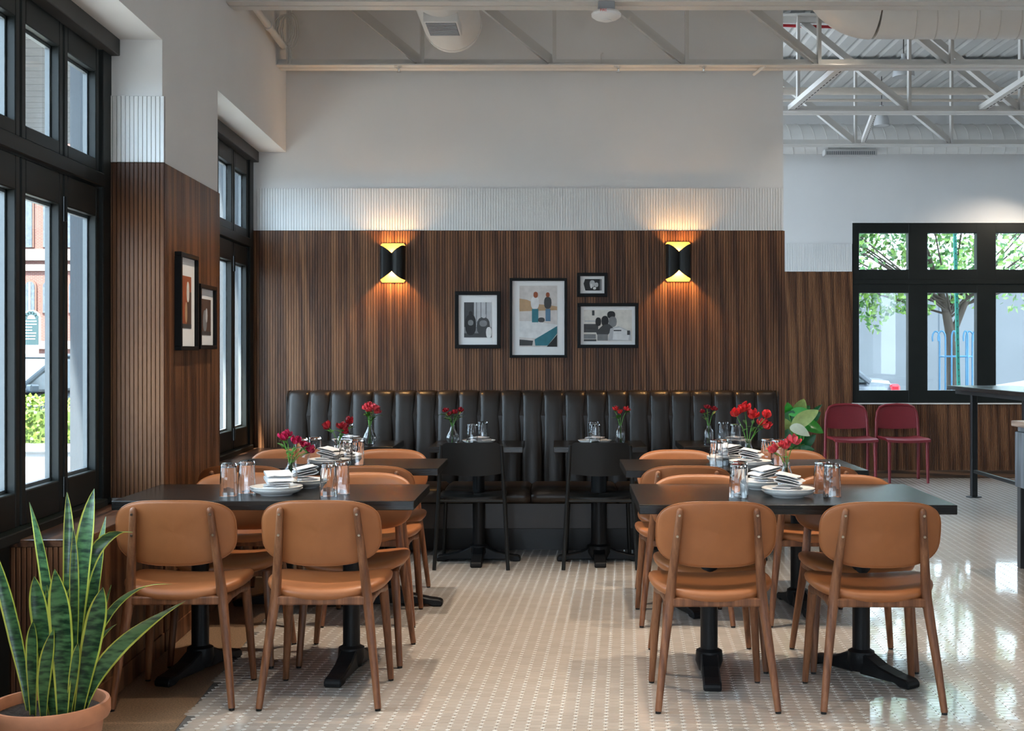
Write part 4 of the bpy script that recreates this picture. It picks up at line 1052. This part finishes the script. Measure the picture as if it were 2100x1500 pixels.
# ================================================================ PLANTS
# ---- snake plant in a terracotta pot
PY = 3.70; pc = Vector(((102 - X0) / F * PY, PY, 0))
pot = thing('terracotta_pot', 'terracotta pot holding the snake plant in the corner', 'pot', tuple(pc))
MB().lathe([(.001, 0), (.118, 0), (.124, .006), (.152, .245), (.153, .25), (.168, .252), (.172, .262), (.172, .292), (.168, .300), (.158, .300), (.154, .292), (.145, .235), (.001, .23)], 48).build('pot_body', TERRA, pot, smooth=40)
m = MB(); rr = random.Random(3)
def soil(u, v):
    a = u * 2 * PI; r = .1525 * v
    return (r * math.cos(a), r * math.sin(a), .268 + .012 * math.sin(9 * a + 20 * v) * v * (1 - v) * 2 + rr.uniform(-.004, .004) * (1 if v < .99 else 0))
m.grid(soil, 40, 10, wrapu=True).build('soil', SOIL, pot, smooth=60)
def banded():
    m = mat('snake_leaf_banded', (.03, .09, .035), .35, var=0, coat=.2); nt = m.node_tree; N = nt.nodes; L = nt.links; p = N['Principled BSDF']
    tc = N.new('ShaderNodeTexCoord'); mp = N.new('ShaderNodeMapping'); mp.inputs['Scale'].default_value = (22, 22, 75)
    no = N.new('ShaderNodeTexNoise'); no.inputs['Detail'].default_value = 3; no.inputs['Scale'].default_value = 1
    cr = N.new('ShaderNodeValToRGB'); e = cr.color_ramp.elements
    e[0].position = .38; e[0].color = (.008, .03, .012, 1); e[1].position = .62; e[1].color = (.075, .17, .06, 1)
    L.new(tc.outputs['Object'], mp.inputs[0]); L.new(mp.outputs[0], no.inputs['Vector']); L.new(no.outputs['Fac'], cr.inputs[0]); L.new(cr.outputs[0], p.inputs['Base Color'])
    return m
SN = banded(); SM = mat('snake_leaf_margin', (.50, .50, .07), .4, var=.15, scale=(10, 10, 10)); 
snake = thing('snake_plant', 'snake plant with tall yellow-edged leaves in the terracotta pot', 'plant', (pc.x, pc.y, .268))
SL = [  # base px, mid px, tip px, width px, depth offset, twist
 ((62, 1445), (28, 1290), (-22, 1105), 28, .00, .1), ((118, 1435), (96, 1200), (60, 1030), 26, .07, -.5), ((132, 1430), (141, 1180), (137, 1010), 22, .05, .35), ((146, 1438), (166, 1180), (193, 1003), 38, .03, -.1),
 ((150, 1430), (152, 1240), (151, 1085), 18, .0, .5), ((150, 1436), (178, 1170), (272, 1092), 26, .06, .4), ((160, 1440), (190, 1230), (217, 1060), 26, .08, -.3), ((160, 1442), (190, 1310), (211, 1205), 40, -.05, .15),
 ((128, 1452), (127, 1300), (112, 1168), 46, -.09, 0), ((110, 1440), (86, 1290), (70, 1183), 36, -.04, .1), ((68, 1452), (66, 1350), (68, 1275), 24, -.07, -.1), ((100, 1440), (105, 1300), (125, 1185), 26, -.01, -.3),
 ((90, 1448), (92, 1380), (110, 1290), 26, -.08, .2), ((158, 1436), (226, 1255), (352, 1199), 16, .02, .9), ((168, 1446), (236, 1335), (381, 1233), 34, -.02, .6), ((150, 1442), (180, 1345), (240, 1280), 16, .0, .7),
 ((122, 1440), (136, 1300), (146, 1200), 22, .03, .1), ((84, 1440), (90, 1300), (95, 1190), 14, .06, -.2), ((165, 1440), (185, 1350), (228, 1200), 12, .06, .5), ((140, 1446), (152, 1380), (160, 1320), 18, -.08, -.1),
 ((104, 1446), (100, 1330), (96, 1200), 16, .02, .2)]
rr = random.Random(5)
for bpx, mpx, tpx, wpx, dy, tw in SL:
    Y0 = PY + dy * .7; Y1 = PY + dy * 1.6
    a = P(bpx[0], bpx[1], Y0); a.z = .262; c = P(tpx[0], tpx[1], Y1); b = P(mpx[0], mpx[1], (Y0 + Y1) / 2); b2 = b * 2 - (a + c) / 2
    wd = wpx / F * PY / 2
    m = MB(); n = 16; vs = []
    for i in range(n + 1):
        t_ = i / n; q = a * (1 - t_) ** 2 + b2 * 2 * t_ * (1 - t_) + c * t_ * t_
        tg = ((b2 - a) * (1 - t_) + (c - b2) * t_).normalized()
        an = tw * (1.6 * t_ - .3); side = Vector((math.cos(an), math.sin(an), 0)); side = (side - tg * side.dot(tg)).normalized(); nn = side.cross(tg)
        w_ = wd * min(1, (.45 + 1.3 * t_)) * (1 - max(0, (t_ - .62) / .38) ** 1.9) + .0006
        for s_, cup in ((-1, .22), (-.80, .12), (0, 0), (.80, .12), (1, .22)): vs.append(q + side * w_ * s_ - nn * -cup * w_ - Vector((pc.x, pc.y, .268)))
    fs = []; mi = []
    for i in range(n):
        for k in range(4): fs.append((i * 5 + k, i * 5 + k + 1, i * 5 + k + 6, i * 5 + k + 5)); mi.append(1 if k in (0, 3) else 0)
    o = len(vs); vs += [v + Vector((0, .0022, 0)) for v in vs]; fs += [tuple(i + o for i in reversed(f)) for f in fs]; mi += mi
    m.v = [tuple(v) for v in vs]; m.f = fs; m.m = mi
    m.build('leaf', [SN, SM], snake, smooth=60, fix=False)

# ---- broad-leaved plant behind the partition edge
PL = Vector((1.845, 9.35, 0))
pp = thing('planter_pot', 'dark pot of the leafy plant hidden behind the partition', 'pot', tuple(PL))
MB().lathe([(.001, 0), (.14, 0), (.17, .45), (.175, .46), (.16, .46), (.155, .43), (.001, .42)], 32).build('pot_body', mat('dark_planter', (.05, .05, .05), .5), pp, smooth=40)
MB().lathe([(.001, .432), (.15, .43)], 24).build('soil', SOIL, pp)
lp_ = thing('leafy_plant', 'leafy green plant with broad glossy leaves beside the red chairs', 'plant', (PL.x, PL.y, .43))
BG = [mat('broad_leaf_deep', (.012, .10, .03), .3, var=.3, scale=(15, 15, 15), coat=.3), mat('broad_leaf_bright', (.03, .30, .03), .3, var=.25, scale=(15, 15, 15), coat=.3), mat('broad_leaf_pale', (.32, .40, .12), .35, var=.25, scale=(20, 20, 20), coat=.2), mat('broad_leaf_back', (.55, .60, .45), .4, var=.15, scale=(15, 15, 15))]
BL_ = [((1622, 880), (1613, 812), 34, 1, -.02), ((1630, 870), (1652, 806), 40, 2, .05), ((1618, 850), (1668, 846), 30, 1, -.08), ((1624, 882), (1686, 834), 42, 2, -.12), ((1632, 885), (1690, 838), 44, 0, -.02), ((1650, 868), (1692, 822), 15, 0, .08),
       ((1642, 868), (1686, 888), 40, 1, -.06), ((1650, 885), (1684, 852), 20, 2, -.02), ((1620, 876), (1658, 894), 34, 3, -.14), ((1625, 905), (1608, 848), 26, 2, -.05), ((1642, 928), (1678, 884), 28, 0, -.05), ((1628, 938), (1632, 888), 32, 0, -.12),
       ((1606, 915), (1618, 872), 34, 0, -.1), ((1632, 925), (1672, 922), 24, 0, -.1), ((1606, 880), (1612, 824), 30, 0, .05), ((1640, 925), (1644, 866), 36, 0, .1), ((1640, 860), (1664, 826), 26, 0, .12), ((1620, 950), (1608, 900), 30, 0, 0), ((1640, 950), (1668, 918), 32, 0, .05),
       ((1612, 870), (1630, 836), 34, 0, -.04), ((1636, 900), (1652, 862), 30, 1, .02)]
for (bx_, by_), (tx_, ty_), wpx, mi, dy in BL_:
    Y = PL.y + dy; a = P(bx_, by_, Y + .03); c = P(tx_, ty_, Y - .04)
    base = Vector((PL.x, PL.y, .43)); a -= base; c -= base
    st_ = MB().tube([Vector((a.x * .1, a.y * .1, 0)), Vector((a.x * .5, a.y * .5, a.z * .6)), a], [.005, .004, .003], 6)
    m = MB(); d = c - a; ln = d.length
    leaf_blade(m, a + Vector((0, 0, .0)), d + Vector((0, 0, .2 * ln)), Vector((0, -1, .6)), ln, wpx / 273 / 2, .2, 0, .25, 12, True)
    lf = m.build('leaf', BG[mi], lp_, smooth=60, fix=False)
    st_.build('leaf_stalk', STEMG, lf, smooth=60)
# ================================================================ OUTSIDE
# unseen block above the dining room, added to shade the far street
upper = struct(MB().box(-2.35, 8.2, -4.2, 13.45, 4.3, 18.5).build('wall_shade_block', mat('shade_block_render', (.5, .47, .44), .8)))
ASPH = mat('asphalt', (.15, .155, .16), .8, var=.12, scale=(3, 3, 3))
struct(MB().box(-60, 45, -30, 110, -.5, -.16).build('street', ASPH))
PAVE = mat('pale_paving', (.34, .34, .335), .75, var=.08, scale=(2, 2, 2))
struct(MB().box(-6.2, -2.7, -15, 22, -.16, -.03).build('pavement_left', PAVE))
struct(MB().box(-2.6, 20, 13.5, 15.4, -.16, -.03).build('pavement_far', PAVE))
def brick():
    m = bpy.data.materials.new('red_brickwork'); m.use_nodes = True; nt = m.node_tree; N = nt.nodes; L = nt.links; p = N['Principled BSDF']
    tc = N.new('ShaderNodeTexCoord'); mp = N.new('ShaderNodeMapping'); mp.inputs['Rotation'].default_value = (PI / 2, 0, 0)
    br = N.new('ShaderNodeTexBrick'); br.inputs['Scale'].default_value = 1; br.inputs['Brick Width'].default_value = .24; br.inputs['Row Height'].default_value = .08; br.inputs['Mortar Size'].default_value = .012
    br.inputs['Color1'].default_value = (.10, .030, .022, 1); br.inputs['Color2'].default_value = (.13, .042, .031, 1); br.inputs['Mortar'].default_value = (.13, .09, .078, 1)
    L.new(tc.outputs['Object'], mp.inputs[0]); L.new(mp.outputs[0], br.inputs[0]); L.new(br.outputs[0], p.inputs['Base Color']); p.inputs['Roughness'].default_value = .85
    return m
# brick building across the street
BY = 72.; S_ = F / BY
bX = lambda px: (px - X0) / S_
bZ = lambda py: H - (py - YH) / S_
bd = thing('brick_building', 'red brick building with arched windows across the street', 'building', (0, BY, 0))
BRK = brick(); STONE = mat('pale_stone_band', (.20, .178, .16), .8, var=.08)
MB().box(-42, -24, 0, 6, -.5, 24).build('brick_wall', BRK, bd)
for y0, y1, dp in ((512, 535, .35), (543, 556, .2), (700, 716, .25)): MB().box(-42, -24, -dp, 0, bZ(y1), bZ(y0)).build('stone_band', STONE, bd)
DW = mat('dark_window_glass', (.05, .06, .07), .1, var=.3); STN = mat('brown_stone_surround', (.12, .055, .04), .8)
def arched(px0, px1, py0, py1):
    a, b, z0, z1 = bX(px0), bX(px1), bZ(py1), bZ(py0); r = (b - a) / 2; cx = (a + b) / 2
    arc = lambda rr_, zc: [(cx + rr_ * math.cos(PI * k / 10), zc + rr_ * math.sin(PI * k / 10)) for k in range(11)]
    wnd = MB().prism([(cx + r * 1.35, z0)] + arc(r * 1.35, z1 - r) + [(cx - r * 1.35, z0)], -.12, .05, 'y').build('arched_window', STN, bd)
    MB().prism([(b, z0)] + arc(r, z1 - r) + [(a, z0)], -.16, -.11, 'y').build('pane', DW, wnd)
    MB().box(cx - .05, cx + .05, -.2, -.15, z0, z1 - .05).build('glazing_bar', STONE, wnd)
for a in (54, 90, 143, 180, 10, -30, 216): arched(a, a + 19, 578, 642)
for a in (50, 88, 134, 172, 6, -34):
    wd_ = MB().box(bX(a), bX(a + 21), -.12, .05, bZ(508), bZ(395)).build('tall_window', STN, bd)
    MB().box(bX(a + 3), bX(a + 18), -.18, -.11, bZ(508), bZ(398)).build('pane', DW, wd_)
# notice board on the pavement opposite
NB = 44.; s_ = F / NB; p0 = P(64, 714, NB)
nb = thing('notice_board', 'white arch-topped notice board with a dark teal panel across the street', 'sign', (p0.x, NB, -.16))
z0, z1 = p0.z + .16, P(64, 636, NB).z + .16; hw = 17.5 / s_
arc = [(hw * math.cos(PI * k / 12), z1 - hw + hw * math.sin(PI * k / 12)) for k in range(13)]
WP = mat('white_sign_paint', (.28, .29, .28), .5)
MB().prism([(hw, z0)] + arc + [(-hw, z0)], 0, .08, 'y').build('board', WP, nb)
MB().box(-hw * .86, hw * .86, -.02, 0, z0 + .12, z1 - hw * 1.05).build('teal_panel', mat('teal_panel', (.012, .034, .037), .5), nb)
m = MB(); zz = z1 - hw * 1.05 - .10; rr = random.Random(2)
while zz > z0 + .2: m.box(-hw * .7, hw * rr.uniform(.1, .7), -.03, -.02, zz, zz + .035); zz -= .105
m.build('lettering_line', WP, nb)
m = MB()
for k in range(6):
    a = PI * (k + .5) / 6; m.lathe([(.07, 0), (.07, .02), (.001, .02)], 10, M=Matrix.Translation((hw * .68 * math.cos(a), 0, z1 - hw + hw * .68 * math.sin(a))) @ Matrix.Rotation(PI / 2, 4, 'X'))
m.build('pierced_dot', MATS['teal_panel'], nb)
MB().box(-hw * .8, hw * .8, .01, .07, 0, z0).build('plinth', WP, nb)
# blue banner in the window behind it
# ---- cars
def car(label, loc, rz, paint, tail=(.45, .02, .03)):
    t = thing('parked_car', label, 'car', loc, rz, 'parked cars')
    # length along x, nose at +x
    st_ = [(-2.15, .50, .86, .66), (-2.05, .34, .98, .80), (-1.5, .26, 1.0, .87), (0, .24, .95, .90), (1.0, .25, .93, .89), (1.7, .28, .84, .85), (2.05, .34, .72, .74), (2.18, .44, .60, .60)]
    vs = []; fs = []; K = 12
    for x, zl, zh, hw_ in st_:
        for k in range(K):
            a, b = superell(hw_, (zh - zl) / 2, 4, k, K); vs.append((x, a, (zl + zh) / 2 + b))
    for i in range(len(st_) - 1):
        for k in range(K): fs.append((i * K + k, i * K + (k + 1) % K, (i + 1) * K + (k + 1) % K, (i + 1) * K + k))
    fs += [tuple(range(K)), tuple(range((len(st_) - 1) * K, len(st_) * K))]
    MB().add(vs, fs).build('car_body', paint, t, smooth=50)
    gl = mat('car_glass', (.05, .065, .07), .12, var=.2, coat=.5)
    def cab(xs, ins):
        return [[(x, s * w_, z) for s in (-1, 1)] for x, z, w_ in xs]
    low = [(-1.75, .93, .78), (1.05, .91, .78)]; top = [(-1.15, 1.40, .60), (.15, 1.41, .60)]
    v = [(low[0][0], -.78, .93), (low[1][0], -.78, .90), (low[1][0], .78, .90), (low[0][0], .78, .93), (top[0][0], -.6, 1.40), (top[1][0], -.6, 1.41), (top[1][0], .6, 1.41), (top[0][0], .6, 1.40)]
    MB().add(v, [(0, 1, 2, 3), (4, 7, 6, 5), (0, 4, 5, 1), (1, 5, 6, 2), (2, 6, 7, 3), (3, 7, 4, 0)]).build('cabin_glass', gl, t, bevel=.05, seg=2)
    MB().prism([(-1.2, 1.39), (.2, 1.40), (.1, 1.45), (-.5, 1.46), (-1.1, 1.44)], -.61, .61, 'y').build('roof', paint, t, bevel=.02)
    for s in (-1, 1):
        MB().tube([(-1.74, s * .775, .94), (-1.14, s * .60, 1.41)], .035, 6).tube([(1.04, s * .775, .91), (.14, s * .60, 1.42)], .03, 6).tube([(-.45, s * .79, .93), (-.5, s * .61, 1.42)], .03, 6).build('pillar', paint, t)
        for x in (-1.35, 1.35):
            wh = MB().lathe([(.001, -.1), (.2, -.1), (.22, -.105), (.32, -.09), (.33, 0), (.32, .09), (.22, .105), (.001, .1)], 24, M=Matrix.Translation((x, s * .78, .33)) @ Matrix.Rotation(PI / 2, 4, 'X')).build('wheel', mat('tyre_rubber', (.02, .02, .02), .7), t, smooth=40)
            MB().lathe([(.001, -.115), (.2, -.11), (.2, .11), (.001, .115)], 12, M=Matrix.Translation((x, s * .78, .33)) @ Matrix.Rotation(PI / 2, 4, 'X')).build('hub_cap', mat('alloy_grey', (.5, .5, .52), .3, metal=.8), wh)
        MB().lathe([(.001, .07), (.09, .05), (.12, 0), (.10, -.05)], 16, M=Matrix.Translation((2.0, s * .56, .66)) @ Matrix.Rotation(PI / 2, 4, 'Y')).build('headlight', mat('headlight_glass', (.72, .74, .74), .1), t, smooth=50)
        MB().box(-2.17, -2.02, s * .64 - .13, s * .64 + .13, .62, .92).build('tail_light', mat('tail_light_red', (.55, .02, .035), .25), t, bevel=.03)
        MB().box(.75, .9, s * .90 - .06, s * .90 + .06, .92, 1.03).build('wing_mirror', paint, t, bevel=.02)
    MB().box(2.08, 2.2, -.35, .35, .42, .55).build('grille', MATS['tyre_rubber'], t)
    return t
BLUEG = mat('blue_grey_car_paint', (.05, .07, .085), .35, coat=.15, var=.03); WHT = mat('white_car_paint', (.46, .46, .46), .25, coat=.6, var=.02); DGR = mat('dark_grey_car_paint', (.10, .11, .13), .25, coat=.6)
car('blue-grey parked car behind the hedge, seen through the left window', (-7.75, 18.6, -.16), math.radians(-118), BLUEG)
car('white parked car at the edge of the far window', (7.22, 15.6, -.16), PI, WHT).scale = (1, 1, 1.25)
car('dark grey car with a red tail light, low in the first far pane', (2.72, 18.4, -.16), PI, DGR).scale = (1, 1, 1.12)
# ---- neighbour's boarded canopy over the pavement
cn = thing('boarded_canopy', 'dark boarded canopy over the pavement, seen through the upper left panes', 'canopy', (-6.4, 14.6, -.03))
CB = mat('grey_canopy_board', (.11, .105, .10), .7, var=.15)
b0_ = MB().box(-2.6, 2.2, 0, .325, 4.50, 4.54).build('canopy_board', CB, cn)
for k in range(24):
    q = b0_ if k == 0 else b0_.copy()
    if k: col.objects.link(q)
    q.location = (0, -4.2 + .35 * k, 0)
for x in (-2.3, -.3, 1.9): MB().box(x - .05, x + .05, -4.3, 4.2, 4.54, 4.68).build('canopy_beam', CB, cn)
for x, y in ((-2.3, -4.0), (-2.3, 4.0), (1.9, 4.0)): MB().box(x - .06, x + .06, y - .06, y + .06, 0, 4.54).build('canopy_post', CB, cn)
# ---- hedge in planters
hr = thing('hedge_planter', 'pale planter box outside the street window', 'planter', (-3.9, 9.0, -.03))
MB().box(-.75, .75, -.3, .3, 0, .70).box(-.78, .78, -.33, .33, .66, .72).build('planter_box', mat('pale_planter', (.20, .21, .22), .6), hr, bevel=.01)
HG = mat('hedge_leaf', (.13, .21, .03), .5, var=.45, scale=(25, 25, 25))
hd = thing('box_hedge', 'clipped yellow-green hedge growing in the planter outside the window', 'hedge', (-3.9, 9.0, .69))
rr = random.Random(9); m = MB()
for k in range(4200):
    c = Vector((rr.uniform(-.74, .74), rr.uniform(-.3, .3), rr.uniform(.0, .31)))
    if abs(c.x) < .66 and abs(c.y) < .22 and c.z < .24 and rr.random() < .7: continue
    c.z += .02 * math.sin(c.x * 9)
    d = Vector((rr.uniform(-1, 1), rr.uniform(-1, 1), rr.uniform(-.3, 1))).normalized(); s = d.orthogonal().normalized() * .013
    m.add([c, c + d * .016 + s, c + d * .034, c + d * .016 - s], [(0, 1, 2, 3)])
m.build('hedge_leaves', HG, hd, fix=False)
m = MB()
for k in range(12):
    x = -.66 + k * .12; m.tube([(x, 0, 0), (x + rr.uniform(-.03, .03), rr.uniform(-.1, .1), .26)], [.008, .004], 5)
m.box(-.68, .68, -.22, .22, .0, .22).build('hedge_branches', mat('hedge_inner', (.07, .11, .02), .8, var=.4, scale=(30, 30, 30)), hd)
# ---- far side: plain wall, tree with guard, sign post
FW = thing('rendered_wall', 'long pale rendered wall across the far street', 'wall', (0, 25, 0)); 
MB().box(-8, 30, 0, .4, -.16, 2.85).build('render_face', mat('pale_render', (.145, .15, .158), .85, var=.06, scale=(1, 1, 1)), FW)
MB().box(-8, 30, -.05, 0, -.16, .42).build('dark_plinth', mat('grey_plinth', (.07, .082, .098), .8), FW)
MB().box(-8, 30, -.1, .5, 2.85, 2.95).build('coping', STONE, FW)
m = MB()
for x in (5.0, 7.7, 10.4): m.box(x - .012, x + .012, -.004, .0, .42, 2.85)
m.build('joint_line', MATS['grey_plinth'], FW)
TY = 19.0
tr = thing('street_tree', 'street tree with a forked trunk and bright green crown beyond the far window', 'tree', ((1950 - X0) / F * TY, TY, -.16))
BARK = mat('tree_bark', (.075, .055, .042), .9, var=.35, scale=(14, 14, 3), bump=.5)
MB().tube([(0, 0, 0), (.02, 0, 1.0), (0, 0, 1.75), (-.12, 0, 2.3), (-.5, 0, 3.4)], [.10, .085, .08, .05, .03], 10).tube([(.0, 0, 1.7), (.2, 0, 2.2), (.5, .1, 2.8), (1.0, .2, 3.8)], [.06, .05, .04, .02], 9).build('trunk', BARK, tr, smooth=60)
rr = random.Random(21); m = MB(); m.m = []
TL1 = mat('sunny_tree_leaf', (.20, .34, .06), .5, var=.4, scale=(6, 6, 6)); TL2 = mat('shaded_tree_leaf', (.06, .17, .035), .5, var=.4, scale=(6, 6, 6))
cl = [(Vector((rr.uniform(-4.5, 4.5), rr.uniform(-1.6, 1.6), rr.uniform(2.65, 4.4))), rr.uniform(.4, .7)) for k in range(130)] + [(Vector((rr.uniform(-1.9, .4), rr.uniform(-.6, .3), rr.uniform(2.1, 2.6))), rr.uniform(.25, .4)) for k in range(9)] + [(Vector((rr.uniform(1.6, 3.4), rr.uniform(-.6, .3), rr.uniform(2.35, 2.8))), .35) for k in range(5)]
for c, r_ in cl:
    for k in range(int(160 * r_ / .6)):
        d = Vector((rr.gauss(0, 1), rr.gauss(0, 1), rr.gauss(0, 1))).normalized(); q = c + d * r_ * rr.uniform(.5, 1)
        e = Vector((rr.gauss(0, 1), rr.gauss(0, 1), rr.gauss(0, 1))).normalized(); s = e.orthogonal().normalized() * .038
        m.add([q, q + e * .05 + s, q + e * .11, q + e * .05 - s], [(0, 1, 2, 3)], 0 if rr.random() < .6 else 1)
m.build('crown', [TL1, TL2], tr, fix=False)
m = MB()
for c, r_ in cl[::6]: m.tube([(0, 0, 2.0 + .3 * rr.random()), c * .5 + Vector((0, 0, 1.3)), c], [.018, .012, .005], 5)
m.build('branch', BARK, tr)
tg_ = thing('tree_guard', 'light blue iron tree guard with curled tops around the trunk', 'tree guard', ((1961 - X0) / F * 18.6, 18.6, -.16))
BLUI = mat('light_blue_iron', (.06, .19, .32), .4)
for x, y in ((-.20, -.12), (-.12, -.16), (.12, -.16), (.20, -.12), (-.20, .16), (.20, .16)):
    sx = -1 if x < 0 else 1; k_ = 1 if abs(x) > .15 else -.6
    pts = [(x, y, 0), (x, y, 1.70)] + [(x + sx * k_ * .055 * (1 - math.cos(a)), y, 1.70 + .10 * math.sin(a)) for a in [.4, .9, 1.4, 1.9, 2.5, 3.1, 3.7]]
    MB().tube(pts, .013, 7).build('curled_rod', BLUI, tg_, smooth=60)
for z in (.25, 1.42): MB().tube([(-.2, -.12, z), (-.12, -.16, z), (.12, -.16, z), (.2, -.12, z), (.2, .16, z), (-.2, .16, z), (-.2, -.12, z)], .014, 6).build('guard_ring', BLUI, tg_)
a, b = P(1966, 800, 14.6), P(1957, 440, 14.6); d = b - a
a2 = a - d * ((a.z + .03) / d.z); b2 = b + d * .3
sp = thing('sign_post', 'green perforated street sign post outside the far window', 'post', tuple(a2))
MB().tube([(0, 0, 0), b2 - a2], .024, 4).build('post_tube', mat('green_post_steel', (.012, .16, .12), .45), sp)
m = MB(); k = .1
while k < 1:
    q = (b2 - a2) * k; m.box(q.x - .006, q.x + .006, q.y - .0182, q.y - .017, q.z - .008, q.z + .008); k += .02
m.build('perforation', MATS['tyre_rubber'], sp)
